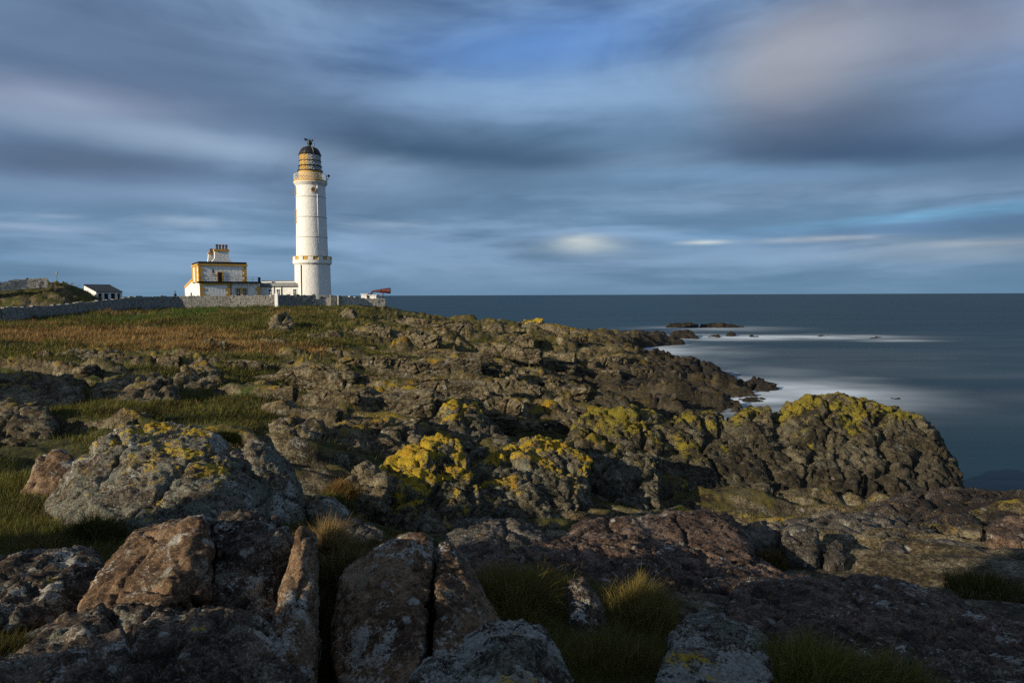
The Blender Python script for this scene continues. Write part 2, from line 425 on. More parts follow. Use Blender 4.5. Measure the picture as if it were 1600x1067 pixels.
def tps(x, y):
    u = _uv(x, y); z = np.empty(len(u)); r = np.empty(len(u))
    for s in range(0, len(u), 20000):
        k = _ker(u[s:s + 20000], _cu); q = np.hstack([k, np.ones((len(k), 1)), u[s:s + 20000]])
        z[s:s + 20000] = q @ _wz; r[s:s + 20000] = q @ _wr
    return z, np.clip(r, 0, 1)
RIDGES = []
def ridge(pts, wf, wb, drop, rk):
    RIDGES.append(([P(*p) for p in pts], wf, wb, drop, rk))
# the knoll on the left skyline, the crest of the headland
ridge([(-300, 440, 118), (-120, 446, 118), (0, 446, 120), (50, 442, 122), (88, 441, 123), (102, 445, 124)], 10, 8, 6, .5)
ridge([(596, 478, 138), (620, 482, 139), (640, 489, 140), (652, 497, 140)], 9, 9, 3, .5)
ridge([(652, 498, 140), (700, 499, 141), (740, 497, 141), (790, 503, 140), (845, 504, 137), (866, 513, 134), (935, 517, 132)], 8, 8, 3, 1)
ridge([(935, 518, 134), (990, 520, 146), (1040, 521, 152)], 5, 5, 3, 1)
def shade_rise(x, y):
    """unseen rise and knoll added to the terrain to shade chosen rocks"""
    u = (x + 12.5) * -0.866 + (y + 4.0) * -0.5; v = (x + 12.5) * 0.5 + (y + 4.0) * -0.866      # towards the sun / across it
    ends = sstep(v, -5.6, -4.0) * sstep(v, 24, 15)
    rise = (4.7 - 3.3 * np.exp(-(np.abs(v + 1.35) / 1.75) ** 4) + 1.3 * sstep(v, -1.0, 1.0) + 0.35 * np.sin(v * 1.1 + 1) + 0.2 * np.sin(v * 2.7)) * ends * np.exp(-(u / 4.2) ** 2)  # added off-frame crest; its gap lets sun onto the left slabs
    knoll = 5.6 * np.exp(-((x + 28) / 5.0) ** 2 - ((y - 15.5) / 7.0) ** 2)                       # unseen knoll added beyond the left edge to shade the crags there
    return rise + knoll
def height(x, y, full=False):
    x = np.asarray(x, float); y = np.asarray(y, float)
    z, rk = tps(x, y)
    z = np.clip(z, -6, 14)
    for pts, wf, wb, drop, rr in RIDGES:
        best = np.full(len(x), 1e9); cz = np.zeros(len(x)); side = np.zeros(len(x))
        for a, b in zip(pts[:-1], pts[1:]):
            d = np.array((b.x - a.x, b.y - a.y)); L2 = d @ d
            t = np.clip(((x - a.x) * d[0] + (y - a.y) * d[1]) / L2, 0, 1)
            qx = a.x + t * d[0]; qy = a.y + t * d[1]
            dd = np.sqrt((x - qx) ** 2 + (y - qy) ** 2); m = dd < best
            best = np.where(m, dd, best); cz = np.where(m, a.z + t * (b.z - a.z), cz)
            side = np.where(m, (y - qy), side)
        w = np.where(side < 0, wf, wb)
        rz = cz - drop * (best / w) ** 1.6
        k = sstep(rz - z, -0.4, 0.6)
        z = np.maximum(z, rz); rk = rk * (1 - k) + rr * k
    z = z + shade_rise(x, y)
    r = np.sqrt(x * x + y * y)
    p = np.stack([x, y, np.zeros(len(x))], 1)
    w1 = fbm(p * 0.11, 3); w2 = fbm(p * 0.11 + 40, 3)
    rk = np.clip(rk + 0.75 * fbm(p * np.array((0.07, 0.15, 1)), 4) + 0.40 * fbm(p * np.array((.3, .45, 1)) + 5, 3), 0, 1)
    rock = sstep(rk, 0.28, 0.62)
    ca, sa = math.cos(0.16), math.sin(0.16)
    sx = (x * ca - y * sa) + 3.0 * w1; sy = (x * sa + y * ca) + 3.0 * w2       # bedding runs across the view
    q = np.stack([sx * 0.34, sy, np.zeros(len(x))], 1)
    far = np.clip((r / 30) ** 1.25, 0.16, 1.2)
    c1 = ridged(q * 0.17, 2) - 0.62
    c2 = ridged(q * 0.46 + 8, 2) - 0.62
    c3 = ridged(q * np.array((1.25, 1.1, 1)) + 3, 3) - 0.6
    b1 = billow(q * np.array((0.55, 0.62, 1)) + 2, 4, 0.58) - 0.55
    f1, f2 = voronoi(np.stack([sx * 0.42, sy * 0.8, 0 * z], 1) * 0.6, True)
    crack = np.exp(-((f2 - f1) / 0.07) ** 2)
    fine = fbm(p * 2.6, 5, 0.6)
    sw = sy / 3.1 + 1.3 * fbm(q * np.array((0.22, 0.2, 1)) + 31, 3); fs = sw - np.floor(sw)
    ledge = sstep(fs, 0.0, 0.16) * (1 - fs) - 0.42                            # steep face towards the water, gentle back
    sw2 = sy / 1.15 + 1.5 * fbm(q * np.array((0.5, 0.4, 1)) + 61, 3); fs2 = sw2 - np.floor(sw2)
    ledge2 = sstep(fs2, 0.0, 0.2) * (1 - fs2) - 0.42
    lm = sstep(fbm(q * 0.2 + 90, 2), -0.35, 0.3)
    crag = 1.7 * c1 + 0.95 * c2 + 0.22 * c3 + 0.36 * b1 - 0.40 * crack + lm * (1.5 * ledge + 0.45 * ledge2) - 0.25
    rock = rock * (1 - 0.75 * sstep(fs, 0.45, 0.75) * lm * sstep(x, 14, 2))          # turf holds on the back of each ledge
    t = (z + crag * far) / 0.8 + 0.5 * w1; ft = t - np.floor(t)
    crag = crag + 0.30 * (sstep(ft, 0.25, 0.7) - ft)
    crag = crag + 0.14 * fine
    soft = 0.70 * fbm(p * 0.16 + 3, 3) + 0.30 * (billow(p * np.array((0.5, 0.75, 1)), 4) - 0.5) + 0.06 * fine
    dz = (rock * crag + (1 - rock) * soft) * far
    shore = sstep(z, -3.0, 0.5) * 0.6 + 0.4
    flat = sstep(np.abs(y - 150) + np.abs(x + 52) * 0.5, 20, 36)               # levelled yard round the lighthouse
    zz = z + dz * shore * (0.12 + 0.88 * flat)
    if not full: return zz
    return zz, rock, crag, rk

def polar_grid(angles, radii):
    na, nr = len(angles), len(radii)
    A, Rr = np.meshgrid(angles, radii)
    x = (Rr * np.sin(A)).ravel(); y = (Rr * np.cos(A)).ravel()
    j, i = np.meshgrid(np.arange(nr - 1), np.arange(na - 1), indexing='ij')
    a = (j * na + i).ravel(); faces = np.stack([a, a + 1, a + na + 1, a + na], 1)
    return x, y, faces
def front_angles(nf, nb, half=44):
    return np.concatenate([np.radians(np.linspace(-180, -half, nb, endpoint=False)), np.radians(np.linspace(-half, half, nf, endpoint=False)), np.radians(np.linspace(half, 180, nb + 1))])

# ------------------------------------------------------------------ materials: rock, ground, grass
YEL = (0.43, 0.30, 0.018)
def _thr(c):
    """noise level exceeded by a share c of a fractal noise"""
    zs = [(0.0, 3.0), (.02, 2.05), (.05, 1.64), (.1, 1.28), (.2, .84), (.3, .52), (.4, .25), (.5, 0), (.6, -.25), (.7, -.52), (.8, -.84), (.9, -1.28), (1.0, -2.2)]
    for (a, za), (b, zb) in zip(zs[:-1], zs[1:]):
        if c <= b: return 0.5 + 0.115 * (za + (zb - za) * (c - a) / (b - a))
    return 0.2
def rock_nodes(nt, pos, cols, yellow, white, green, sc, ycol=YEL, orange=0.25, topk=1.0):
    """colour of bare lichened rock; returns colour and a height for the bump"""
    n1 = nt.noise(pos, 0.8 * sc, 8, 0.65, 0.3)
    n2 = nt.noise(pos, 5.0 * sc, 9, 0.74)
    n3 = nt.noise(pos, 27 * sc, 6, 0.72)
    d2 = nt.math('SUBTRACT', n2, 0.5); d3 = nt.math('SUBTRACT', n3, 0.5)
    tone = nt.math('ADD', nt.math('ADD', nt.math('MULTIPLY', n1, 0.7), nt.math('MULTIPLY', d2, 0.9)), nt.math('ADD', nt.math('MULTIPLY', d3, 0.8), 0.15))
    base = nt.ramp(tone, [(0.30, tuple(c * .55 for c in cols[0])), (0.42, cols[0]), (0.53, cols[1]), (0.66, cols[2]), (0.80, tuple(c * 1.35 for c in cols[2]))])
    top = nt.attr('top')
    nz = nt.new('ShaderNodeSeparateXYZ'); nt.put(nz.inputs[0], nt.new('ShaderNodeNewGeometry').outputs['Normal'])
    upn = nz.outputs[2]
    brk = nt.math('ADD', nt.math('MULTIPLY', d3, 0.65), nt.math('MULTIPLY', d2, 0.45))
    # grey-green crust
    off1 = nt.vmath('ADD', pos, (13.1, 4.7, 2.2)); off2 = nt.vmath('ADD', pos, (-5.3, 21.7, 8.8)); off3 = nt.vmath('ADD', pos, (31.0, -7.7, 5.1))
    g1 = nt.math('ADD', nt.noise(off1, 1.9 * sc, 9, 0.70, 0.3), brk); t = _thr(green)
    gm = nt.step(g1, t - .02, t + .07)
    col = nt.mix(nt.math('MULTIPLY', gm, 0.8), base, nt.ramp(n3, [(0.34, (0.050, 0.054, 0.040)), (0.5, (0.132, 0.140, 0.110)), (0.66, (0.27, 0.28, 0.23))]))
    # pale crust: large fractal patches and small rosettes
    w1 = nt.math('ADD', nt.noise(off2, 1.25 * sc, 10, 0.66, 0.25), nt.math('MULTIPLY', brk, 0.55)); t = _thr(white * .6)
    wm = nt.step(w1, t - .01, t + .035)
    vw = nt.vmath('ADD', pos, nt.vmath('SCALE', nt.noise(pos, 9 * sc, 5, 0.65, out=1)))
    vd = nt.voro(vw, 5.5 * sc); vc = nt.voro(vw, 5.5 * sc, out='Color')
    sx = nt.new('ShaderNodeSeparateColor'); nt.put(sx.inputs[0], vc)
    rad = nt.step(sx.outputs[0], 1.0 - 0.8 * white, 1.0, -0.05, 0.36)
    wr = nt.step(nt.math('SUBTRACT', nt.math('ADD', vd, nt.math('MULTIPLY', brk, 0.9)), rad), 0.06, -0.05)
    wm = nt.math('MAXIMUM', wm, nt.math('MULTIPLY', wr, 0.8))
    col = nt.mix(nt.math('MULTIPLY', wm, 0.85), col, nt.ramp(n3, [(0.33, (0.15, 0.145, 0.125)), (0.5, (0.31, 0.305, 0.275)), (0.68, (0.50, 0.49, 0.45))]))
    # small white specks
    sp = nt.voro(pos, 21 * sc); spm = nt.math('MULTIPLY', nt.step(sp, 0.26, 0.15), nt.step(n1, 0.44, 0.6))
    col = nt.mix(nt.math('MULTIPLY', spm, 0.6), col, (0.36, 0.35, 0.31))
    hgt = nt.math('ADD', nt.math('MULTIPLY', n2, 0.75), nt.math('MULTIPLY', n3, 0.30))
    if yellow > 0:
        ys = nt.math('ADD', nt.noise(off3, 0.95 * sc, 9, 0.66, 0.3), nt.math('MULTIPLY', brk, 0.8))
        ys = nt.math('ADD', ys, nt.math('MULTIPLY', nt.math('SUBTRACT', top, 0.80), 0.42 * topk))
        ys = nt.math('ADD', ys, nt.math('MULTIPLY', nt.math('SUBTRACT', upn, 0.6), 0.08))
        ys = nt.math('ADD', ys, nt.math('MULTIPLY', nt.math('SUBTRACT', nt.noise(pos, 3.4 * sc, 6, 0.7), 0.5), 0.7)); t = _thr(yellow); ym = nt.step(ys, t - .02, t + .06)
        yc = nt.mix(nt.math('MULTIPLY', nt.step(nt.noise(off1, 1.3 * sc, 6, .6), 0.50, 0.66), orange * 2), ycol, (0.40, 0.155, 0.010))
        yc = nt.mix(nt.step(n3, 0.52, 0.36), yc, tuple(c * 0.40 for c in ycol))
        col = nt.mix(nt.math('MULTIPLY', ym, 0.93), col, yc)
    return col, hgt, upn, n2, n3
def fix_scale(nt, k=0.12):
    for n in nt.n:
        if n.bl_idname == 'ShaderNodeVectorMath' and n.operation == 'SCALE': n.inputs['Scale'].default_value = k
def rock_mat(name, cols, yellow=0.0, white=0.3, green=0.3, sc=1.0, bd=0.02, rough=0.85, shade_lift=0.0, **kw):
    m, nt, b = newmat(name)
    g = nt.new('ShaderNodeNewGeometry'); pos = g.outputs['Position']
    col, h, upn, n2, n3 = rock_nodes(nt, pos, cols, yellow, white, green, sc, **kw)
    fix_scale(nt, 0.16 / sc)
    # wave-washed rock is black with wet and dark lichen; raised higher, it paints shade
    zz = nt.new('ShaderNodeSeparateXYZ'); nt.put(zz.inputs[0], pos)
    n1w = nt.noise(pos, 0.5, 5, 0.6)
    wet_dark = nt.step(nt.math('ADD', zz.outputs[2], nt.math('MULTIPLY', nt.math('SUBTRACT', n1w, 0.5), 4.0)), 3.9 + shade_lift, 1.3 + shade_lift)
    col = nt.mix(nt.math('MULTIPLY', wet_dark, 0.75), col, (0.016, 0.013, 0.010))
    nt.put(b.inputs['Base Color'], col); b.inputs['Roughness'].default_value = rough; b.inputs['Specular IOR Level'].default_value = 0.25
    fine = nt.noise(pos, 70 * sc, 3, 0.6)
    hh = nt.math('ADD', h, nt.math('MULTIPLY', fine, 0.12))
    nt.put(b.inputs['Normal'], nt.bump(hh, 1.0, bd * 2.2))
    return m
GREY = ((0.028, 0.023, 0.017), (0.076, 0.064, 0.050), (0.145, 0.128, 0.105))
BROWN = ((0.058, 0.033, 0.017), (0.150, 0.090, 0.048), (0.24, 0.165, 0.100))
DARK = ((0.016, 0.013, 0.009), (0.044, 0.034, 0.023), (0.085, 0.070, 0.048))
PURP = ((0.028, 0.017, 0.012), (0.086, 0.053, 0.036), (0.165, 0.114, 0.084))
M_dome = rock_mat('lichened_grey_rock', ((0.044, 0.033, 0.022), (0.110, 0.088, 0.064), (0.19, 0.165, 0.135)), 0.24, 0.42, 0.55, 1.6, 0.03, topk=0.7)
M_slab = rock_mat('brown_schist', BROWN, 0.02, 0.42, 0.16, 2.0, 0.02, topk=0.2)
M_pointed = rock_mat('white_patched_schist', BROWN, 0.03, 0.50, 0.14, 1.5, 0.02, topk=0.6)
M_darkslab = rock_mat('dark_schist', ((0.022, 0.015, 0.010), (0.070, 0.050, 0.034), (0.145, 0.110, 0.080)), 0.02, 0.40, 0.26, 2.0, 0.02, topk=0.2)
M_purp = rock_mat('purple_brown_rock', PURP, 0.02, 0.24, 0.12, 1.5, 0.025, topk=0.3)
M_cong = rock_mat('lichened_conglomerate', ((0.032, 0.027, 0.017), (0.095, 0.082, 0.052), (0.19, 0.17, 0.12)), 0.66, 0.10, 0.25, 1.2, 0.06, topk=1.3)
M_ridge = rock_mat('ridge_conglomerate', ((0.026, 0.021, 0.012), (0.074, 0.060, 0.035), (0.14, 0.120, 0.075)), 0.46, 0.06, 0.18, 0.85, 0.08, ycol=(0.225, 0.185, 0.018), orange=0.10, topk=1.15, shade_lift=1.7)  # black zone raised so the ridge's near face is dark as if shaded
M_pale = rock_mat('pale_lichened_rock', ((0.044, 0.033, 0.022), (0.110, 0.088, 0.064), (0.19, 0.165, 0.135)), 0.08, 0.85, 0.45, 1.7, 0.03, topk=0.3)
M_shore = rock_mat('dark_shore_rock', DARK, 0.10, 0.03, 0.15, 0.6, 0.12, ycol=(0.16, 0.115, 0.012))
M_crag = rock_mat('crag_rock', ((0.040, 0.030, 0.016), (0.118, 0.093, 0.052), (0.23, 0.195, 0.125)), 0.20, 0.15, 0.20, 1.0, 0.05, ycol=(0.22, 0.155, 0.012))
M_shelf = rock_mat('dark_brown_shelf_rock', ((0.012, 0.009, 0.007), (0.034, 0.024, 0.017), (0.065, 0.05, 0.038)), 0.10, 0.06, 0.10, 1.0, 0.05, ycol=(0.30, 0.16, 0.012), orange=.4)
M_grey = rock_mat('grey_boulder_rock', GREY, 0.13, 0.16, 0.20, 1.6, 0.025, ycol=(0.32, 0.17, 0.012), orange=.4)

def ground_mat():
    m, nt, b = newmat('headland_ground')
    g = nt.new('ShaderNodeNewGeometry'); pos = g.outputs['Position']
    col, h, upn, n2, n3 = rock_nodes(nt, pos, ((0.036, 0.027, 0.014), (0.108, 0.085, 0.047), (0.21, 0.178, 0.115)), 0.22, 0.13, 0.18, 0.8, ycol=(0.24, 0.175, 0.014))
    fix_scale(nt, 0.12)
    zz = nt.new('ShaderNodeSeparateXYZ'); nt.put(zz.inputs[0], pos)
    n1w = nt.noise(pos, 0.5, 5, 0.6)
    wet_dark = nt.step(nt.math('ADD', zz.outputs[2], nt.math('MULTIPLY', nt.math('SUBTRACT', n1w, 0.5), 4.0)), 4.3, 1.6)
    col = nt.mix(nt.math('MULTIPLY', wet_dark, 0.75), col, (0.016, 0.013, 0.010))
    mo = nt.step(nt.math('ADD', nt.math('ADD', nt.noise(pos, 0.7, 8, 0.68), nt.math('MULTIPLY', nt.math('SUBTRACT', n2, 0.5), 0.7)), nt.math('MULTIPLY', nt.math('SUBTRACT', upn, 0.75), 0.5)), 0.52, 0.60)
    col = nt.mix(nt.math('MULTIPLY', mo, nt.math('MULTIPLY', nt.attr('moss'), nt.step(zz.outputs[2], 2.5, 4.5, 0.0, 0.8))), col, nt.mix(n3, (0.036, 0.032, 0.008), (0.135, 0.112, 0.026)))
    veg = nt.attr('veg'); brown = nt.attr('brown')
    v1 = nt.noise(pos, 0.55, 6, 0.62); v2 = nt.noise(pos, 3.2, 6, 0.7)
    grass = nt.mix(nt.step(v2, 0.35, 0.7), (0.024, 0.026, 0.008), (0.085, 0.080, 0.022))
    grass = nt.mix(nt.math('MULTIPLY', nt.step(v1, 0.50, 0.66), 0.6), grass, (0.040, 0.066, 0.012))
    heath = nt.mix(nt.step(v2, 0.35, 0.68), (0.055, 0.036, 0.013), (0.17, 0.108, 0.038))
    bm = nt.step(nt.math('ADD', brown, nt.math('MULTIPLY', nt.math('SUBTRACT', v1, 0.5), 1.4)), 0.46, 0.66)
    vegc = nt.mix(bm, grass, heath)
    vm = nt.math('ADD', veg, nt.math('MULTIPLY', nt.math('SUBTRACT', v2, 0.5), 0.9))
    vm = nt.math('ADD', vm, nt.math('MULTIPLY', nt.math('SUBTRACT', upn, 0.82), 1.3))
    vm = nt.step(vm, 0.42, 0.58)
    col = nt.mix(vm, col, vegc)
    nt.put(b.inputs['Base Color'], col); b.inputs['Roughness'].default_value = 0.9; b.inputs['Specular IOR Level'].default_value = 0.2
    hh = nt.math('ADD', h, nt.math('MULTIPLY', v2, 0.5))
    nt.put(b.inputs['Normal'], nt.bump(hh, 1.0, 0.12))
    return m
def grass_mat():
    m, nt, b = newmat('grass_blades')
    c = nt.attr('blade', 'Color')
    nt.put(b.inputs['Base Color'], c); b.inputs['Roughness'].default_value = 0.7; b.inputs['Specular IOR Level'].default_value = 0.15
    tr = nt.new('ShaderNodeBsdfTranslucent'); nt.put(tr.inputs[0], c)
    mx = nt.new('ShaderNodeMixShader'); mx.inputs[0].default_value = 0.3
    nt.l.new(b.outputs[0], mx.inputs[1]); nt.l.new(tr.outputs[0], mx.inputs[2])
    nt.l.new(mx.outputs[0], nt.n['Material Output'].inputs[0])
    return m
M_ground = ground_mat(); M_grass = grass_mat()

# ------------------------------------------------------------------ build terrain
def brown_field(x, y):
    """where the dead bracken and bent grass lie: a band across the slope on the left"""
    b = np.zeros(len(x))
    for px, py, D, wx, wy, k in [(60, 525, 66, 20, 14, 1.0), (220, 535, 60, 12, 9, .9), (370, 548, 54, 9, 6, 1.0), (300, 525, 68, 12, 8, .6), (10, 505, 86, 18, 8, .6), (250, 488, 112, 40, 5, .7), (440, 545, 56, 6, 5, .6), (540, 770, 12.4, 1.2, 1.5, .7)]:
        c = P(px, py, D); b = np.maximum(b, k * np.exp(-((x - c.x) / wx) ** 2 - ((y - c.y) / wy) ** 2))
    return b
def build_terrain():
    ang = front_angles(620, 80, 41); rad = np.exp(np.concatenate([np.linspace(math.log(0.9), math.log(11), 170, endpoint=False), np.linspace(math.log(11), math.log(150), 640, endpoint=False), np.linspace(math.log(150), math.log(420), 90)]))
    x, y, faces = polar_grid(ang, rad)
    z, rock, crag, rk = height(x, y, True)
    keep = (z > -2.2)
    fk = keep[faces].any(1); faces = faces[fk]
    used = np.unique(faces); remap = np.full(len(x), -1); remap[used] = np.arange(len(used)); faces = remap[faces]
    x, y, z, rock, crag = x[used], y[used], z[used], rock[used], crag[used]
    me = np_mesh('terrain', np.stack([x, y, z], 1), faces)
    # close the hole under the photographer's feet
    o = link('terrain', me, M_ground); tag(o, kind='structure')
    set_attr(me, 'top', np.clip(0.62 + crag * 0.35 - 0.4 * sstep(y, 20, 6), 0, 1))
    veg = np.clip(1.15 - rock * 0.95 - 0.15 * np.clip(crag, 0, 1), 0, 1)
    veg = veg * sstep(z, 2.5, 4.5); near = 1 - sstep(y, 13, 21) * 1.0; veg = veg * (1 - 0.75 * near * sstep(x, 1.5, 3.0))
    set_attr(me, 'moss', 1 - near * sstep(x, -2.0, 1.0))
    set_attr(me, 'veg', veg); set_attr(me, 'brown', brown_field(x, y))
    return o
build_terrain()

# ------------------------------------------------------------------ sea
FOAM = [(1110, 513, 95, 3.5, .50), (1120, 527, 130, 4, .9), (1220, 527, 160, 3.6, 1.0), (1400, 532, 60, 2.0, .65), (1010, 538, 60, 8, .8), (1030, 548, 70, 9, .8), (1250, 610, 150, 22, 1.0), (1090, 600, 120, 26, .5), (1170, 626, 130, 10, 1.0), (1310, 615, 130, 18, .45), (1060, 548, 110, 9, .45),
        (1090, 624, 60, 7, .6), (1310, 604, 80, 8, .5), (1000, 638, 90, 8, 1.0), (1420, 625, 60, 6, .25), (1210, 580, 90, 14, .22), (1100, 560, 90, 12, .18), (980, 531, 30, 4, .4), (1260, 640, 140, 9, .5)]
def build_sea():
    ang = front_angles(300, 50, 45); rad = np.concatenate([np.exp(np.linspace(math.log(14), math.log(420), 300)), np.exp(np.linspace(math.log(450), math.log(60000), 26))])
    x, y, faces = polar_grid(ang, rad)
    fo = np.zeros(len(x))
    p = np.stack([x, y, np.zeros(len(x))], 1)
    wx = fbm(p * np.array((.05, .10, 1)), 3); st = fbm(p * np.array((.035, .30, 1)) + 4, 4); soft = fbm(p * np.array((.09, .16, 1)) + 14, 4)
    for px, py, sx, sy, k in FOAM:
        c = PZ(px, py, 0.0); D = c.y; ax = sx / F * D; ay = max(sy * D * D / (F * 11), 0.8)
        fo = np.maximum(fo, k * np.exp(-((x - c.x + wx * ax * .5) / ax) ** 2 - ((y - c.y + wx * ay * 0.7) / ay) ** 2))
    zt = height(x, y); shore = sstep(zt, -2.2, 0.1) * (y < 260) * (np.sqrt(x * x + y * y) < 400)
    fo = np.maximum(fo, 0.75 * shore * (0.6 + 0.5 * soft) * sstep(y, 46, 60))
    fo = np.maximum(fo, 0.10 * np.clip(fbm(p * np.array((.012, .07, 1)) + 4, 3) + 0.3, 0, 1) * sstep(y, 230, 120) * sstep(y, 45, 65))
    fo = np.clip(fo * (0.84 + 0.60 * soft + 0.30 * st), 0, 1)
    me = np_mesh('sea', np.stack([x, y, np.zeros(len(x))], 1), faces)
    m, nt, b = newmat('sea_water')
    pos = nt.new('ShaderNodeNewGeometry').outputs['Position']
    sep = nt.new('ShaderNodeSeparateXYZ'); nt.put(sep.inputs[0], pos)
    cv = nt.new('ShaderNodeCombineXYZ'); nt.put(cv.inputs[0], nt.math('MULTIPLY', sep.outputs[0], 0.004)); nt.put(cv.inputs[1], nt.math('MULTIPLY', sep.outputs[1], 0.03))
    s1 = nt.noise(cv.outputs[0], 1.0, 6, 0.62, 0.3)
    foam = nt.attr('foam')
    deep = nt.mix(nt.step(s1, 0.36, 0.66), (0.003, 0.017, 0.026), (0.007, 0.031, 0.043))
    col = nt.mix(foam, deep, (0.66, 0.74, 0.82))
    nt.put(b.inputs['Base Color'], col)
    nt.put(b.inputs['Roughness'], nt.math('ADD', nt.math('MULTIPLY', foam, 0.4), 0.42))
    b.inputs['Specular IOR Level'].default_value = 0.36; b.inputs['IOR'].default_value = 1.22
    cw = nt.new('ShaderNodeCombineXYZ'); nt.put(cw.inputs[0], nt.math('MULTIPLY', sep.outputs[0], 0.10)); nt.put(cw.inputs[1], nt.math('MULTIPLY', sep.outputs[1], 0.5))
    nt.put(b.inputs['Normal'], nt.bump(nt.noise(cw.outputs[0], 1.0, 5, 0.6), 0.25, 0.5))
    o = link('sea', me, m); tag(o, kind='structure'); set_attr(me, 'foam', fo)
build_sea()

# ------------------------------------------------------------------ rocks built from hulls
def hull_bm(bm, pts):
    vs = [bm.verts.new(p) for p in pts]
    r = bmesh.ops.convex_hull(bm, input=vs)
    bmesh.ops.delete(bm, geom=[g for g in set(r['geom_interior']) | set(r['geom_unused']) if isinstance(g, bmesh.types.BMVert)], context='VERTS')
def remeshed(bm, voxel, smooth_it):
    me = bpy.data.meshes.new('tmp'); bm.to_mesh(me); bm.free()
    o = bpy.data.objects.new('tmp', me); COL.objects.link(o)
    a = o.modifiers.new('r', 'REMESH'); a.mode = 'VOXEL'; a.voxel_size = voxel
    if smooth_it:
        s = o.modifiers.new('s', 'SMOOTH'); s.iterations = smooth_it; s.factor = 0.5
    ev = o.evaluated_get(bpy.context.evaluated_depsgraph_get()); em = ev.to_mesh()
    n = len(em.vertices); co = np.empty(n * 3, np.float32); em.vertices.foreach_get('co', co)
    no = np.empty(n * 3, np.float32); em.vertices.foreach_get('normal', no)
    nf = len(em.polygons); fi = np.empty(nf * 4, np.int32); em.loops.foreach_get('vertex_index', fi)
    ev.to_mesh_clear(); bpy.data.objects.remove(o); bpy.data.meshes.remove(me)
    return co.reshape(-1, 3).astype(float), no.reshape(-1, 3).astype(float), fi.reshape(-1, 4)
def displace(co, no, style, s, amp):
    """s = size of the largest lumps in metres"""
    w = np.stack([fbm(co / s * 0.7 + k * 31, 3) for k in range(3)], 1) * s * 0.45
    q = (co + w) / s
    if style == 'conglomerate':
        d = amp * s * 0.22 * fbm(co / s * 0.6, 3)
        d += amp * s * 0.34 * (billow(q * 0.75, 6, 0.56) - 0.55)
        f1, f2 = voronoi(q * np.array((1.3, 1.1, 0.9)), True); d -= amp * s * 0.16 * np.exp(-((f2 - f1) / 0.07) ** 2)
        e1, e2 = voronoi((co + w * .6) / s * np.array((.42, .42, .22)) + 5, True); d -= amp * s * 0.34 * np.exp(-((e2 - e1) / 0.06) ** 2)
        h1 = voronoi(q * 4.3 + 3); mk = sstep(fbm(q * 0.9 + 50, 2), -0.1, 0.35); d += amp * s * 0.10 * mk * np.clip(0.5 - h1, -.1, .5)
        d += amp * s * 0.06 * (ridged(q * 3.4, 4, 0.6) - 0.6) + amp * s * 0.05 * fbm(q * 9, 3)
    else:
        # bedded rock: flat facets, steps along tilted planes, a few open joints
        bd = np.array((0.80, 0.30, 0.52)) if style == 'slab' else np.array((0.22, -0.45, 0.86))
        d = amp * s * 0.10 * fbm(co / s * 0.8, 2)
        t = (co + w * 0.35) @ bd / (s * 0.42) + 0.4 * fbm(co / s * 0.8 + 3, 2); ft = t - np.floor(t)
        stepk = 0.3 + 0.7 * sstep(fbm(co / s * 0.7 + 70, 2), -.2, .3)
        d += amp * s * 0.10 * stepk * (sstep(ft, 0.0, 0.22) - ft)
        f1, f2 = voronoi((co + w * 0.5) / s * np.array((0.8, 0.6, 0.7)) + 11, True); d -= amp * s * 0.16 * np.exp(-((f2 - f1) / 0.035) ** 2)
        d += amp * s * 0.13 * (ridged(q * np.array((1.9, 1.5, 1.9)), 5, 0.55) - 0.6)
        d += amp * s * 0.10 * np.minimum(0, fbm(q * 1.5 + 20, 4) - 0.05)
        k1 = fbm(co / s * np.array((1.5, 1.1, 1.3)) + 33, 3) * 5.0; k2 = k1 - np.floor(k1)                       # flaked faces with sharp edges
        d += (0.35 + 0.65 * amp) * s * 0.060 * (np.floor(k1) + sstep(k2, 0.42, 0.58) - k1)
        k3 = fbm(q * 3.1 + 53, 3) * 4.0; k4 = k3 - np.floor(k3)
        d += (0.35 + 0.65 * amp) * s * 0.030 * (np.floor(k3) + sstep(k4, 0.38, 0.62) - k3)
        d += amp * s * 0.040 * fbm(q * 7, 4, 0.6)
    return co + no * d[:, None]
def hero(name, label, hulls, mat, voxel, s, style='conglomerate', amp=1.0, back=1.0, smooth=3, cat='rock', sink=0.6, group=None):
    """hulls: lists of (px, py, D); each hull is carried backwards and down into the ground"""
    bm = bmesh.new(); zs = []
    for h in hulls:
        pts = [P(*p) for p in h]; zmin = min(p.z for p in pts); zmax = max(p.z for p in pts); ext = []
        for p in pts:
            k = (p.z - zmin) / (zmax - zmin + 1e-6)
            dirn = Vector((p.x, p.y, 0)).normalized()
            bk_ = back * (0.55 + 0.3 * random.random()); dist = Vector((p.x, p.y, 0)).length
            ext.append(p + dirn * bk_ + Vector((0, 0, -0.82 * (EYE.z - p.z) * bk_ / dist - 0.05 * k * (zmax - zmin))))      # the back falls away behind the crest
            ext.append(Vector((p.x, p.y, zmin - sink)) + dirn * back * 0.5)
            if k < 0.35: ext.append(Vector((p.x, p.y, p.z - sink)))
        hull_bm(bm, pts + ext); zs += [p.z for p in pts]
    co, no, fi = remeshed(bm, voxel, smooth)
    co = displace(co, no, style, s, amp)
    c = Vector((co[:, 0].mean(), co[:, 1].mean(), co[:, 2].min()))
    me = np_mesh(name, co - np.array(c), fi)
    z0, z1 = min(zs), max(zs)
    set_attr(me, 'top', np.clip((co[:, 2] - z0) / (z1 - z0), 0, 1))
    o = link(name, me, mat); o.location = c; tag(o, label, cat, group); return o

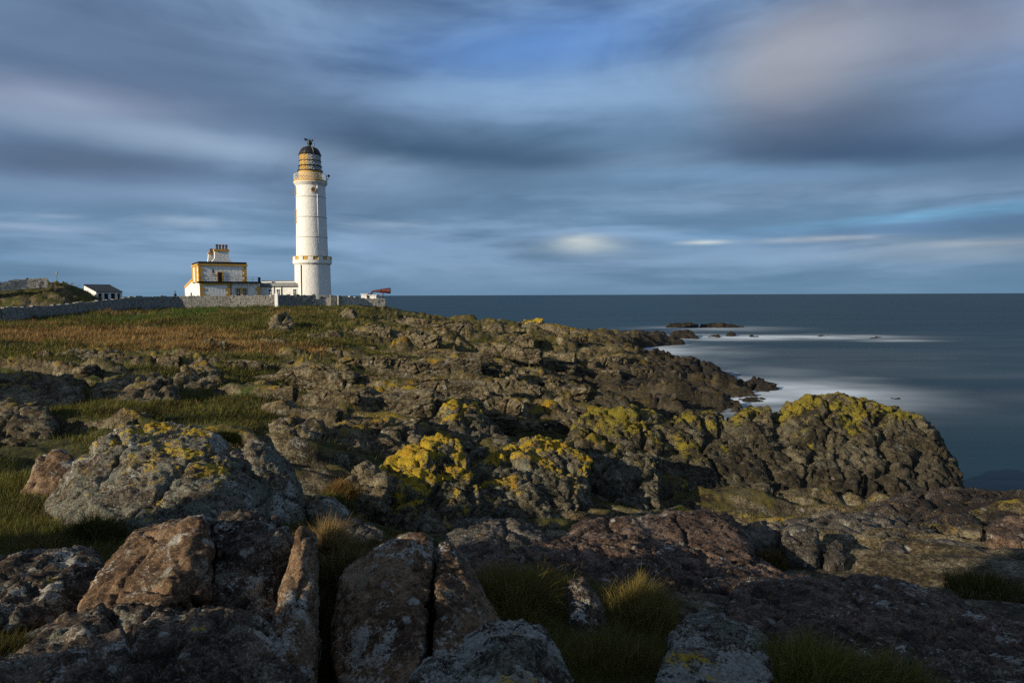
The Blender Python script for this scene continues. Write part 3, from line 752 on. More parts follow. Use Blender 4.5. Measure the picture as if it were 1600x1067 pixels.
# left dome and its neighbours
hero('lichened_outcrop', 'big rounded grey outcrop with yellow and pale lichen at left', [
    [(66, 850, 8.0), (78, 790, 8.5), (112, 735, 8.9), (150, 690, 9.3), (188, 668, 9.6), (245, 664, 9.8), (320, 672, 9.8), (380, 712, 9.4), (430, 770, 9.0), (440, 850, 8.2), (150, 800, 7.7), (300, 850, 7.2), (215, 745, 8.2), (330, 760, 8.1), (390, 820, 7.8), (90, 850, 7.6)],
    [(372, 725, 9.2), (392, 690, 9.6), (420, 692, 9.7), (448, 725, 9.4), (472, 775, 9.1), (478, 840, 8.4), (420, 850, 7.9), (400, 760, 8.7)]],
    M_dome, 0.026, 0.75, 'slab', 0.85, 1.3, 3)
hero('brown_outcrop', 'low brown rock beside the left foot of the big rounded outcrop', [[(18, 850, 9.0), (40, 770, 10), (62, 716, 10.6), (88, 702, 10.8), (112, 715, 10.6), (112, 780, 9.6), (60, 850, 8.8)]], M_slab, 0.035, 0.6, 'slab', 0.9, 1.0, 4)
hero('striated_rock', 'small pale striated rock in the gap right of the rounded outcrop', [[(478, 800, 9.0), (490, 775, 9.3), (520, 780, 9.3), (545, 800, 9.1), (535, 815, 8.7), (485, 815, 8.7)]], M_dome, 0.02, 0.35, 'slab', 0.9, .6, 3)
hero('pale_stone', 'small sunlit whitish stone beside the tuft of dry grass', [[(520, 835, 7.6), (526, 815, 7.8), (550, 812, 7.9), (566, 825, 7.8), (600, 832, 7.7), (598, 850, 7.3), (560, 862, 7.2)]], M_grey, 0.015, 0.3, 'slab', 0.9, .5, 3)
# left foreground slabs
hero('tilted_slab', 'tilted brown slab with a sunlit sloping face above dark rock at lower left', [
    [(128, 952, 3.95), (180, 872, 4.5), (212, 836, 4.85), (290, 818, 4.85), (318, 808, 4.7), (330, 850, 4.45), (322, 925, 4.05), (245, 948, 3.75), (150, 1000, 3.8)]], M_slab, 0.017, 0.5, 'slab', 0.50, 0.9, 1)
hero('dark_rock_mass', 'dark broken rock face between the tilted slab and the thin upright blade', [
    [(328, 822, 5.1), (365, 806, 5.4), (438, 816, 5.3), (456, 850, 4.9), (452, 940, 4.3), (332, 950, 4.15), (345, 860, 4.6), (330, 1067, 3.7), (460, 1067, 3.7)]], M_darkslab, 0.02, 0.55, 'slab', 1.1, 1.0, 2)
hero('lichened_slab', 'broad dark slab with pale lichen blotches filling the lower left corner', [
    [(-60, 1070, 2.95), (60, 1005, 3.4), (130, 962, 3.75), (215, 945, 3.75), (300, 958, 3.65), (420, 975, 3.55), (470, 1067, 3.05), (400, 1160, 2.7), (-60, 1180, 2.5), (150, 1160, 2.6)]], M_darkslab, 0.015, 0.5, 'slab', 0.8, 0.9, 1)
hero('standing_rock', 'thin upright blade of rock standing on edge beside the dark gully', [
    [(468, 824, 4.7), (491, 836, 4.7), (449, 895, 4.3), (493, 900, 4.3), (470, 860, 4.35), (465, 950, 3.85)],
    [(449, 890, 4.3), (492, 895, 4.3), (430, 965, 3.8), (489, 985, 3.8), (408, 1067, 3.2), (482, 1090, 3.2), (455, 1000, 3.4)]], M_slab, 0.014, 0.35, 'slab', 0.6, 0.35, 1)
hero('dark_ledge', 'dark shadowed ledge at the left edge below the grass', [[(-40, 885, 5.3), (40, 872, 5.6), (100, 866, 5.7), (140, 860, 5.7), (160, 885, 5.4), (135, 940, 4.8), (-40, 1000, 4.0), (60, 960, 4.5)]], M_darkslab, 0.025, 0.5, 'slab', 1.0, 1.0, 3)
# pointed slab
hero('pointed_slab', 'pointed brown slab with white lichen and a deep vertical crack', [
    [(598, 853, 5.25), (640, 836, 5.35), (662, 834, 5.35), (676, 845, 5.3), (666, 960, 4.3), (652, 1020, 3.95), (535, 898, 5.1), (515, 1000, 4.5), (530, 1090, 3.8), (645, 1090, 3.6)],
    [(686, 850, 5.3), (700, 850, 5.3), (722, 892, 5.0), (748, 945, 4.6), (770, 985, 4.35), (745, 1020, 4.05), (680, 1020, 4.0), (679, 960, 4.3), (692, 1090, 3.65), (790, 988, 4.7), (728, 880, 5.7)]], M_pointed, 0.015, 0.6, 'slab', 0.30, 0.8, 1)
hero('flat_topped_rock', 'pale lichen covered rock at the bottom edge in front of the pointed slab', [
    [(640, 1075, 3.0), (668, 1038, 3.2), (722, 1026, 3.3), (760, 1040, 3.1), (780, 1110, 2.7), (640, 1130, 2.7)],
    [(728, 1005, 3.4), (760, 985, 3.5), (805, 980, 3.5), (842, 990, 3.45), (868, 1022, 3.3), (892, 1070, 3.0), (890, 1130, 2.7), (740, 1130, 2.7), (790, 1040, 2.95)]], M_pale, 0.013, 0.4, 'slab', 0.75, 0.5, 3)
hero('upright_stone', 'narrow grey upright stone standing between two grass tussocks', [[(884, 925, 5.4), (893, 908, 5.5), (910, 905, 5.5), (922, 922, 5.4), (932, 965, 5.1), (968, 990, 5.2), (960, 1030, 4.7), (905, 1030, 4.6), (890, 970, 5.0)]], M_darkslab, 0.015, 0.35, 'slab', 0.8, 0.4, 2)
# dark ledges in the centre
hero('orange_spotted_ledge', 'grey ledge with orange lichen spots below the yellow topped outcrop', [
    [(696, 840, 8.4), (712, 820, 8.8), (745, 814, 9.0), (810, 816, 9.0), (848, 836, 8.7), (860, 870, 7.8), (790, 885, 7.2), (715, 885, 7.1)]], M_grey, 0.03, 0.6, 'bed', 1.0, 1.2, 3)
hero('purple_ledge', 'low dark purple ledge in the middle of the foreground', [
    [(740, 868, 7.6), (860, 845, 8.4), (950, 842, 8.6), (985, 862, 8.0), (1010, 900, 7.0), (950, 915, 6.4), (830, 908, 6.3), (745, 895, 6.7)]], M_purp, 0.03, 0.7, 'bed', 1.0, 1.0, 3)
hero('red_brown_slab', 'long rounded red brown slab right of centre', [
    [(888, 838, 8.9), (918, 818, 9.3), (1000, 816, 9.6), (1090, 804, 9.8), (1140, 812, 9.6), (1170, 848, 9.0), (1178, 880, 8.2), (1040, 890, 7.8), (900, 862, 8.2)]], M_purp, 0.03, 0.8, 'bed', 0.7, 1.2, 5)
hero('diagonal_ridge_rock', 'dark ridge of rock running diagonally down towards the right hand tussock', [
    [(940, 858, 7.8), (985, 846, 8.1), (1030, 862, 7.9), (1080, 905, 6.9), (1118, 955, 5.9), (1100, 1000, 5.0), (1040, 970, 5.4), (985, 915, 6.4)]], M_purp, 0.025, 0.6, 'slab', 1.0, 1.0, 3)
hero('dark_broken_slab', 'dark broken slab behind the wide lichened slab', [[(1040, 880, 8.4), (1110, 872, 8.8), (1180, 878, 8.6), (1230, 905, 7.6), (1150, 930, 6.6), (1080, 925, 6.4)]], M_purp, 0.03, 0.6, 'bed', 1.0, 1.0, 3)
hero('wide_slab', 'wide dark reddish slab with white lichen patches at lower right', [
    [(1138, 935, 5.8), (1150, 910, 6.2), (1205, 907, 6.3), (1300, 912, 6.4), (1360, 908, 6.5), (1430, 922, 6.4), (1500, 945, 6.0), (1640, 1000, 5.2), (1640, 1110, 3.7), (1500, 1070, 4.0), (1350, 1035, 4.3), (1200, 1015, 4.5), (1140, 970, 5.1)]], M_purp, 0.025, 0.6, 'slab', 0.7, 1.0, 2)
hero('corner_rock', 'grey white lichened rock at the bottom edge left of the green tussock', [
    [(1020, 1100, 3.2), (1048, 1005, 4.0), (1076, 966, 4.4), (1112, 962, 4.5), (1160, 985, 4.3), (1196, 1012, 4.1), (1205, 1040, 3.8), (1200, 1120, 3.1)]], M_pale, 0.016, 0.45, 'slab', 0.8, 0.6, 3)
hero('right_corner_slab', 'dark slab in the bottom right corner', [[(1330, 1020, 4.4), (1420, 1010, 4.7), (1560, 1030, 4.4), (1660, 1060, 4.0), (1660, 1150, 3.2), (1440, 1120, 3.3)]], M_darkslab, 0.022, 0.5, 'slab', 0.9, 0.8, 3)
# boulders right
BG = 'rounded boulders on the ledge below the ridge'
for nm, lab, pts, mt in [
    ('round_boulder', 'largest round grey boulder on the ledge at right', [(1220, 850, 9.6), (1228, 825, 9.8), (1250, 818, 9.9), (1275, 824, 9.8), (1290, 850, 9.6), (1275, 878, 9.2), (1232, 876, 9.2)], M_grey),
    ('lichened_boulder', 'upright orange spotted boulder left of the largest round boulder', [(1158, 848, 10), (1168, 818, 10.2), (1195, 812, 10.4), (1218, 822, 10.2), (1220, 862, 9.8), (1170, 868, 9.6)], M_grey),
    ('yellow_capped_boulder', 'yellow capped boulder at the foot of the long ridge', [(1016, 815, 12), (1040, 796, 12.3), (1066, 789, 12.4), (1092, 798, 12.2), (1110, 818, 11.8), (1040, 830, 11.4)], M_cong),
    ('brown_boulder', 'brown boulder just right of the largest round boulder', [(1282, 866, 9.5), (1288, 842, 9.7), (1305, 836, 9.8), (1322, 846, 9.7), (1322, 876, 9.3), (1290, 882, 9.2)], M_grey),
    ('small_round_boulder', 'small round boulder with orange lichen on the right hand ledge', [(1372, 868, 9.8), (1378, 848, 10), (1395, 842, 10.1), (1412, 850, 10), (1416, 872, 9.6), (1385, 880, 9.4)], M_grey),
    ('long_boulder', 'long orange flecked boulder right of the small round boulder', [(1416, 870, 9.9), (1440, 845, 10.3), (1480, 842, 10.4), (1520, 852, 10.2), (1560, 880, 9.5), (1440, 895, 9.0)], M_grey),
    ('low_boulder', 'low grey boulder near the right edge beyond the wide slab', [(1540, 830, 11.4), (1570, 805, 12), (1610, 802, 12), (1640, 830, 11.4), (1600, 850, 10.8)], M_purp)]:
    hero(nm, lab, [pts], mt, 0.028, 0.35, 'conglomerate', 0.45, 0.5, 5, 'boulder', 0.3, BG)
hero('orange_flecked_shelf', 'rock shelf with orange lichen flecks in front of the long ridge', [
    [(1180, 838, 12.5), (1230, 812, 13.5), (1330, 802, 14), (1400, 806, 13.8), (1460, 834, 12.5), (1400, 855, 11.3), (1250, 858, 11.2)]], M_grey, 0.045, 0.6, 'conglomerate', 0.9, 1.5, 3)
hero('dark_shelf', 'dark brown shelf against the sea at the right edge', [
    [(1340, 800, 16), (1385, 776, 17.5), (1430, 766, 18.5), (1520, 764, 19), (1700, 770, 18.5), (1700, 850, 12.5), (1500, 840, 12.6), (1390, 825, 13.5)]], M_shelf, 0.06, 0.8, 'conglomerate', 0.9, 2.0, 3)
# yellow outcrop in the centre
hero('yellow_lichened_outcrop', 'craggy outcrop covered in bright yellow lichen in the centre', [
    [(540, 805, 15.60), (575, 748, 16.32), (612, 713, 17.04), (655, 686, 17.52), (690, 677, 17.88), (716, 690, 17.64), (748, 735, 16.80), (765, 832, 14.88), (660, 835, 14.40), (570, 825, 14.64), (650, 740, 15.96)],
    [(735, 728, 17.52), (782, 704, 18.48), (835, 682, 19.44), (890, 688, 19.68), (920, 715, 18.84), (926, 800, 16.80), (880, 832, 15.36), (760, 836, 14.88), (820, 745, 17.16)],
    [(925, 712, 20.40), (1000, 708, 20.76), (1030, 716, 20.40), (1032, 800, 18.48), (930, 815, 18.00)]], M_cong, 0.05, 0.5, 'conglomerate', 1.25, 2.2, 1)
hero('yellow_crest_rock', 'yellow topped knob of rock behind the central outcrop', [
    [(660, 675, 22.5), (690, 640, 24), (705, 622, 24.6), (735, 630, 24.6), (765, 655, 24), (800, 690, 22.3), (700, 705, 21)]], M_cong, 0.08, 0.8, 'conglomerate', 1.1, 2.0, 2)
hero('brown_crag', 'knobbly brown crag left of the yellow topped knob', [
    [(500, 690, 19), (540, 660, 20.5), (600, 652, 21.2), (650, 660, 21), (670, 690, 20), (640, 720, 18), (530, 722, 17.5)]], M_crag, 0.075, 0.7, 'conglomerate', 1.2, 2.0, 2)
hero('pale_crag', 'pale crag behind the rounded outcrop beside a green tussock', [
    [(408, 700, 17), (418, 660, 18.5), (450, 652, 19), (500, 656, 19), (520, 690, 17.5), (430, 720, 15.8)]], M_crag, 0.065, 0.6, 'conglomerate', 1.1, 1.5, 2)
hero('dark_gully_crag', 'dark crag above the gully right of the rounded outcrop', [
    [(530, 770, 14.5), (545, 738, 15.3), (575, 722, 15.8), (610, 735, 15.5), (600, 790, 14)]], M_crag, 0.055, 0.55, 'conglomerate', 1.1, 1.3, 2)
# long ridge on the right
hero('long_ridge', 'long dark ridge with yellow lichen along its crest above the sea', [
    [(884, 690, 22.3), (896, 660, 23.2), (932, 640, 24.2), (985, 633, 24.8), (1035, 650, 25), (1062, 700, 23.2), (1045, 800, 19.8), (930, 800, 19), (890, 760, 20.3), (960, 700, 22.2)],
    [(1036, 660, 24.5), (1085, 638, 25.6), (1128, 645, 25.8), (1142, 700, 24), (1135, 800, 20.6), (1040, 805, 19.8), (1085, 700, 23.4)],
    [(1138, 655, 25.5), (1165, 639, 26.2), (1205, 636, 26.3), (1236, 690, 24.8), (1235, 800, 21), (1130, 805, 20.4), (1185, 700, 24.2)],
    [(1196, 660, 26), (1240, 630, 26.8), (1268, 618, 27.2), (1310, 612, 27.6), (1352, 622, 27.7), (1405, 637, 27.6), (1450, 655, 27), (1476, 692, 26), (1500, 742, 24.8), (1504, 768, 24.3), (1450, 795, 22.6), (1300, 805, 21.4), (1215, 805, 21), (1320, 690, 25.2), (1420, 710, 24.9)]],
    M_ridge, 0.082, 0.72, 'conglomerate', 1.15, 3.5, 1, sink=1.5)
# shadowed crags on the left
for nm, lab, pts in [
    ('shadowed_crag', 'large dark crag in the hollow on the left slope', [(136, 620, 22.5), (158, 600, 23.5), (195, 590, 24), (240, 582, 24.2), (266, 592, 24), (290, 640, 22), (255, 662, 20), (160, 662, 20)]),
    ('edge_crag', 'dark crag rising from the left edge below the brown grass', [(-60, 600, 23), (0, 585, 24), (60, 580, 24.5), (110, 590, 24), (140, 640, 21.5), (60, 668, 19), (-60, 668, 19)]),
    ('low_crag', 'low dark crag at the left edge above the green hollow', [(-50, 640, 17.5), (10, 622, 18.5), (60, 628, 18.5), (92, 655, 17.5), (85, 690, 15.5), (-50, 695, 15.5)]),
    ('slope_crag', 'flat dark crag below the brown grass band', [(60, 566, 40), (100, 550, 42), (150, 543, 43), (188, 552, 42), (190, 568, 39)]),
    ('small_crag', 'small pale crag on the slope above the dark hollow', [(265, 600, 30), (285, 572, 33), (320, 568, 34), (345, 580, 33), (340, 602, 30)]),
    ('knuckle_crag', 'knuckle of rock on the slope right of the dark hollow', [(355, 622, 25), (375, 602, 27), (410, 598, 27.5), (432, 612, 27), (425, 635, 24.5)]),
    ('pale_outcrop', 'pale outcrop in the green slope below the boundary wall', [(418, 515, 74), (424, 492, 77), (448, 488, 78), (460, 500, 77), (455, 515, 74)]),
    ('sunlit_knob', 'small sunlit knob of rock below the lighthouse', [(530, 498, 98), (538, 483, 100), (552, 482, 100), (560, 498, 98)]),
    ('yellow_skyline_rock', 'yellow topped rock on the skyline against the sea', [(800, 515, 128), (815, 502, 131), (845, 498, 132), (858, 510, 131), (850, 518, 127)])]:
    D = pts[0][2]; mt = M_cong if 'yellow' in nm else M_crag
    hero(nm, lab, [pts], mt, max(0.06, D * 0.0036), max(0.6, D * 0.03), 'conglomerate', 1.0, D * 0.09, 2)
# shore
hero('black_promontory', 'black rocky promontory running out into the white surf', [
    [(960, 590, 74), (1000, 566, 84), (1060, 558, 90), (1112, 568, 88), (1150, 592, 80), (1160, 628, 70.5), (1060, 622, 70), (980, 625, 66)],
    [(1140, 606, 77), (1165, 594, 80), (1190, 592, 80), (1214, 598, 79), (1218, 606, 78), (1200, 612, 76)]], M_shore, 0.26, 2.4, 'conglomerate', 1.2, 7, 1, sink=1.5)
hero('black_surf_ledge', 'low black ledge in the surf below the promontory', [[(1140, 626, 70), (1170, 620, 71), (1200, 622, 71), (1198, 632, 68), (1150, 634, 67.5)], [(1070, 634, 67), (1090, 628, 68.5), (1118, 634, 67), (1100, 642, 65)]], M_shore, 0.15, 1.2, 'conglomerate', 1.0, 2, 1, sink=0.8)
SK = 'wave washed skerries off the point'
for nm, lab, pts in [
    ('far_skerry', 'long flat skerry farthest out, left piece', [(1038, 511, 226), (1045, 506, 229), (1080, 504, 230), (1092, 508, 229), (1088, 512, 224)]),
    ('far_skerry', 'long flat skerry farthest out, right tapering piece', [(1092, 512, 225), (1098, 505, 229), (1130, 505, 229), (1165, 511, 226), (1150, 513, 222)]),
    ('dark_skerry', 'dark blocky skerry next to the point', [(940, 532, 160), (960, 519, 168), (1000, 516, 170), (1038, 519, 168), (1042, 530, 160), (990, 536, 154)]),
    ('brown_skerry', 'brown skerry inside the long white streak of surf', [(1042, 529, 170), (1052, 517, 175), (1078, 515, 176), (1084, 522, 174), (1092, 529, 168)]),
    ('small_skerry', 'small low skerry right of the brown one', [(1106, 527, 175), (1115, 523, 177), (1124, 524, 177), (1126, 528, 173)]),
    ('peaked_skerry', 'small peaked skerry in the streak of surf', [(1131, 526, 178), (1140, 518, 181), (1148, 520, 181), (1150, 527, 176)]),
    ('tiny_skerry', 'tiny skerry right of the peaked one', [(1166, 528, 174), (1174, 523, 177), (1186, 527, 175), (1180, 529, 172)]),
    ('lone_skerry', 'flat lone skerry in the middle of the surf streak', [(1274, 528, 174), (1282, 524, 177), (1298, 525, 177), (1300, 528, 173)]),
    ('outer_skerry', 'rightmost skerry at the end of the surf streak', [(1358, 531, 166), (1368, 526, 170), (1378, 527, 170), (1382, 531, 165)]),
    ('near_skerry', 'half drowned rock beyond the crest of the long ridge', [(1378, 628, 69.5), (1392, 622, 71), (1408, 624, 71), (1412, 630, 68.5)]),
    ('edge_skerry', 'small rock in the sea at the right edge', [(1590, 730, 43), (1602, 722, 44), (1625, 726, 44), (1625, 736, 42)])]:
    D = pts[0][2]
    hero(nm, lab, [pts], M_shore, D * 0.0018, D * 0.014, 'conglomerate', 0.9, D * 0.04, 1, 'skerry', 0.8, SK)

# scattered boulders: six shapes, copied
def template(k):
    bm = bmesh.new()
    pts = [Vector((random.gauss(0, 1), random.gauss(0, 1), random.gauss(0, 1))).normalized() * random.uniform(.75, 1.0) for _ in range(16)]
    hull_bm(bm, [Vector((p.x * random.uniform(.9, 1.2), p.y, p.z * 0.72)) for p in pts])
    co, no, fi = remeshed(bm, 0.11, 2)
    co = displace(co + k * 20.0, no, 'conglomerate', 0.75, 1.1) - k * 20.0
    me = np_mesh('boulder', co, fi); set_attr(me, 'top', np.clip(co[:, 2] * 0.5 + 0.45, 0, 1)); me.materials.append(M_crag); return me
TPL = [template(k) for k in range(7)]
def scatter_boulders():
    n = 5200
    px = RNG.uniform(-40, 1120, n); D = np.exp(RNG.uniform(math.log(13), math.log(120), n))
    x = (px - 800) / F * D; y = D
    z, rock, crag, rk = height(x, y, True)
    pr = np.where((rk > 0.20) & (z > 1.2), 0.10 + 0.9 * sstep(rk, 0.25, 0.7), 0.02) * (z > 1.2) * np.clip(D / 40, .35, 1)
    pick = np.where(RNG.random(n) < pr)[0][:150]
    for i in pick:
        s = min(0.028 * D[i], 0.85) * RNG.uniform(0.35, 1.0) * (0.55 + 0.45 * RNG.random())
        s = max(s, 0.12)
        o = link('boulder', TPL[RNG.integers(7)], None); o.location = (x[i], y[i], z[i] + s * 0.12)
        o.scale = (s * RNG.uniform(.9, 1.5), s, s * RNG.uniform(.8, 1.15)); o.rotation_euler = (RNG.uniform(-.25, .25), RNG.uniform(-.25, .25), RNG.uniform(0, 6.28))
        zone = ('on the grass at left' if px[i] < 420 else 'on the middle of the broken slope' if px[i] < 760 else 'on the slope towards the sea')
        dist = 'far small' if D[i] > 62 else 'half distant' if D[i] > 30 else 'nearer'
        tag(o, dist + ' lichened grey boulder ' + zone, 'boulder', dist + ' boulders ' + zone)
scatter_boulders()

# outcrops standing out of the slope, in rows along the bedding
def crag_template(k):
    bm = bmesh.new(); rr = random.Random(100 + k)
    for m in range(3):
        cx_, w = (-0.7 + 0.7 * m) * rr.uniform(.8, 1.1), rr.uniform(.55, .8); hgt = rr.uniform(.55, 1.0); ty = rr.uniform(-.1, .25)
        hull_bm(bm, [Vector((cx_ + sx * w * rr.uniform(.55, 1.0), sy * rr.uniform(.35, .5) + (ty if up else 0), (hgt * rr.uniform(.65, 1.05) if up else -.5))) for sx in (-1, -.3, .4, 1) for sy in (-1, 1) for up in (0, 1)])
    co, no, fi = remeshed(bm, 0.042, 1)
    co = displace(co + k * 9.0, no, ('conglomerate', 'bed')[k % 2], 0.42, 1.15) - k * 9.0
    me = np_mesh('outcrop', co, fi); set_attr(me, 'top', np.clip(co[:, 2], 0, 1)); me.materials.append(M_crag); return me
CRG = [crag_template(k) for k in range(8)]
def hit(px, py):
    D = np.exp(np.linspace(math.log(9), math.log(165), 500)); v = ray(px, py); v = v / v.y
    z = height(v.x * D, D); below = np.where(EYE.z + v.z * D < z)[0]
    return D[below[0]] if len(below) else None
def rows():
    n = 0
    for a, b, step, h, lab in [((566, 512), (905, 520), 44, 15, 'outcrop in the farthest row along the headland crest'), ((500, 528), (930, 538), 56, 17, 'outcrop in the second row below the headland crest'), ((470, 548), (980, 566), 60, 20, 'outcrop in the third row below the headland crest'), ((560, 572), (1010, 590), 62, 24, 'outcrop in the row level with the black promontory'),
                              ((430, 592), (900, 615), 72, 26, 'outcrop in the second row behind the yellow topped knob'), ((400, 622), (860, 645), 80, 30, 'outcrop in the row just behind the yellow topped knob'), ((0, 562), (400, 575), 95, 18, 'outcrop at the lower edge of the brown grass'), ((300, 540), (520, 534), 85, 14, 'small outcrop poking out of the brown grass'),
                              ((690, 652), (900, 668), 66, 34, 'outcrop between the yellow topped knob and the long ridge'), ((420, 655), (560, 690), 66, 34, 'outcrop between the rounded outcrop and the brown crag')]:
        x = a[0] + random.uniform(0, step)
        while x < b[0]:
            t = (x - a[0]) / (b[0] - a[0]); y = a[1] + (b[1] - a[1]) * t + random.uniform(-.3, .3) * h
            D = hit(x, y)
            if D:
                v = P(x, y, D); s_ = h * random.uniform(.55, 1.15) * D / F
                o = link('outcrop', CRG[random.randrange(8)], None); o.location = (v.x, v.y + s_ * .3, v.z - s_ * .12)
                o.scale = (s_ * random.uniform(1.2, 2.2), s_ * random.uniform(.9, 1.4), s_ * random.uniform(.8, 1.15)); o.rotation_euler = (random.uniform(-.12, .12), random.uniform(-.15, .15), random.uniform(-.35, .25) + (PI if random.random() < .5 else 0))
                tag(o, lab, 'outcrop', lab.replace('outcrop', 'outcrops', 1)); n += 1
            x += step * random.uniform(.6, 1.4)
rows()

# ------------------------------------------------------------------ grass
def blades(roots, h, w, lean, col, seg=2):
    """roots (n,3); h, w (n); lean (n,2) horizontal tip offset as share of h; col (n,3)"""
    n = len(roots); a = RNG.uniform(0, 2 * PI, n); sx = np.stack([np.cos(a), np.sin(a), np.zeros(n)], 1) * (w / 2)[:, None]
    L = np.stack([lean[:, 0] * h, lean[:, 1] * h, np.zeros(n)], 1); up = np.zeros((n, 3)); up[:, 2] = h
    rows = []
    if seg == 1:
        v = np.stack([roots - sx, roots + sx, roots + L + up * (1 - 0.25 * (lean ** 2).sum(1))[:, None]], 1).reshape(-1, 3)
        f = np.arange(n * 3).reshape(-1, 3); c = np.repeat(col, 3, 0)
        return v, f, c
    mid = roots + L * 0.3 + up * 0.58; tip = roots + L + up * np.clip(1 - 0.3 * (lean ** 2).sum(1), .3, 1)[:, None]
    v = np.stack([roots - sx, roots + sx, mid - sx * .7, mid + sx * .7, tip], 1).reshape(-1, 3)
    b = np.arange(n)[:, None] * 5
    f = np.concatenate([b + np.array((0, 1, 3)), b + np.array((0, 3, 2)), b + np.array((2, 3, 4))], 0)
    return v, f, np.repeat(col, 5, 0)
def mixcol(a, b, t): return np.array(a)[None] * (1 - t[:, None]) + np.array(b)[None] * t[:, None]
GREEN_A, GREEN_B, STRAW, BRACK = (0.036, 0.041, 0.009), (0.135, 0.128, 0.026), (0.34, 0.235, 0.095), (0.22, 0.125, 0.040)
def heath():
    V, Fc, C = [], [], []; off = 0
    n = 190000
    az = np.radians(RNG.uniform(-42, 42, n)); D = np.exp(RNG.uniform(math.log(2.6), math.log(128), n)) / np.cos(az)
    x = D * np.sin(az); y = D * np.cos(az)
    z, rock, crag, rk = height(x, y, True)
    br = brown_field(x, y) + 0.5 * fbm(np.stack([x, y, x * 0], 1) * 0.12, 3)
    ok = (rock < RNG.random(n) * 0.55) & (z > 3.0) & ~((np.abs(x + 52) < 26) & (y > 131))
    ok &= fbm(np.stack([x, y, x * 0], 1) * 0.5 + 9, 2) > -0.35
    x, y, z, br, D = x[ok], y[ok], z[ok], br[ok], D[ok]
    k = 7
    n = len(x) * k
    rep = lambda a: np.repeat(a, k)
    sp = np.clip(0.007 * rep(D), 0.03, 0.35)
    X = rep(x) + RNG.normal(0, 1, n) * sp; Y = rep(y) + RNG.normal(0, 1, n) * sp; Z = rep(z) - 0.04
    hh = np.clip(0.07 + 0.0040 * rep(D), 0.08, 0.42) * RNG.uniform(0.5, 1.2, n); ww = np.clip(rep(D) * 0.0011, 0.004, 0.09)
    t = RNG.random(n); col = mixcol(GREEN_A, GREEN_B, t)
    bm_ = rep(br) + RNG.normal(0, .15, n); m = bm_ > 0.47
    col[m] = mixcol(BRACK, STRAW, t ** 2)[m] * RNG.uniform(.6, 1.1, (m.sum(), 1))
    pt = 0.5 + 1.1 * np.clip(0.5 + 1.1 * fbm(np.stack([X * .35, Y * .5, X * 0], 1) + 77, 4), 0, 1); col = col * pt[:, None]; hh = hh * (0.6 + 0.7 * np.clip(pt, 0, 1.2))
    gp = P(290, 492, 112); gm_ = np.exp(-((X - gp.x) / 7) ** 2 - ((Y - gp.y) / 16) ** 2) > RNG.random(n); col[gm_] = mixcol((0.03, 0.07, 0.008), (0.07, 0.15, 0.015), t)[gm_]
    dk = fbm(np.stack([X * .22, Y * .4, X * 0], 1) + 133, 4) > 0.22; col[dk] = col[dk] * np.array((0.45, 0.40, 0.40)); hh = np.where(dk, hh * 1.35, hh)
    st = RNG.random(n) < 0.07; col[st] = np.array(STRAW) * 0.6
    lean = np.stack([RNG.normal(0.35, .45, n), RNG.normal(-0.05, .4, n)], 1)
    v, f, c = blades(np.stack([X, Y, Z], 1), hh, ww, lean, col, 1)
    me = np_mesh('grass', v, f); set_col(me, 'blade', c); tag(link('grass', me, M_grass), kind='stuff', label='rough grass and dead bracken over the headland slope')
heath()
def tussock(label, c, rx, ry, n, h, cola, colb, straw=0.15, name='grass_tussock', lean=0.5):
    """a mound of long grass: roots over a low dome, blades falling outwards"""
    c = P(*c) if not isinstance(c, Vector) else c
    c.z = max(c.z, float(height(np.array([c.x]), np.array([c.y]))[0]) - 0.02)
    a = RNG.uniform(0, 2 * PI, n); r = np.sqrt(RNG.random(n))
    ux, uy = np.cos(a) * r, np.sin(a) * r
    wob = 1 + 0.25 * np.sin(a * 3 + c.x * 5) + 0.15 * np.sin(a * 7 + c.y)
    root = np.stack([ux * rx * wob, uy * ry * wob, 0.30 * h * (1 - r ** 2) - 0.06 + 0.05 * np.sin(ux * 9) * np.cos(uy * 8)], 1)
    hh = h * RNG.uniform(0.45, 1.05, n) * (1 - 0.3 * r); lo = RNG.random(n) < 0.04; hh[lo] *= 1.5
    ln = np.stack([ux * lean + RNG.normal(0.15, .35, n), uy * lean + RNG.normal(-.05, .35, n)], 1)
    t = RNG.random(n); col = mixcol(cola, colb, t); s = RNG.random(n) < straw; col[s] = np.array(STRAW) * RNG.uniform(.5, 1.0, (s.sum(), 1))
    v, f, cc = blades(root, hh, np.full(n, 0.0035) * RNG.uniform(.7, 1.4, n) * (c.y / 4.5) ** 0.8, ln, col, 2)
    me = np_mesh(name, v, f); set_col(me, 'blade', cc); o = link(name, me, M_grass); o.location = c
    tag(o, label, 'grass', 'grass tussocks between the rocks'); return o
GD, GL = (0.075, 0.062, 0.013), (0.21, 0.165, 0.042)
tussock('wide dark tussock of long grass right of the pointed slab', (815, 955, 5.5), 0.42, 0.55, 6500, 0.30, GD, GL, .12)
tussock('olive tussock spilling between the upright stone and the diagonal ridge', (1000, 975, 5.3), 0.30, 0.55, 6000, 0.30, GD, GL, .12)
tussock('tussock in front of the upright stone at the bottom edge', (960, 1065, 4.1), 0.40, 0.4, 4500, 0.24, GD, (0.13, 0.11, 0.026), .1)
tussock('greenest tussock at the bottom edge below the wide slab', (1285, 1072, 3.7), 0.36, 0.35, 5500, 0.26, (0.055, 0.065, 0.010), (0.18, 0.175, 0.03), .12)
tussock('second green tussock at the bottom edge towards the right corner', (1400, 1085, 3.6), 0.3, 0.3, 3000, 0.22, (0.05, 0.06, 0.010), (0.16, 0.15, 0.03), .15)
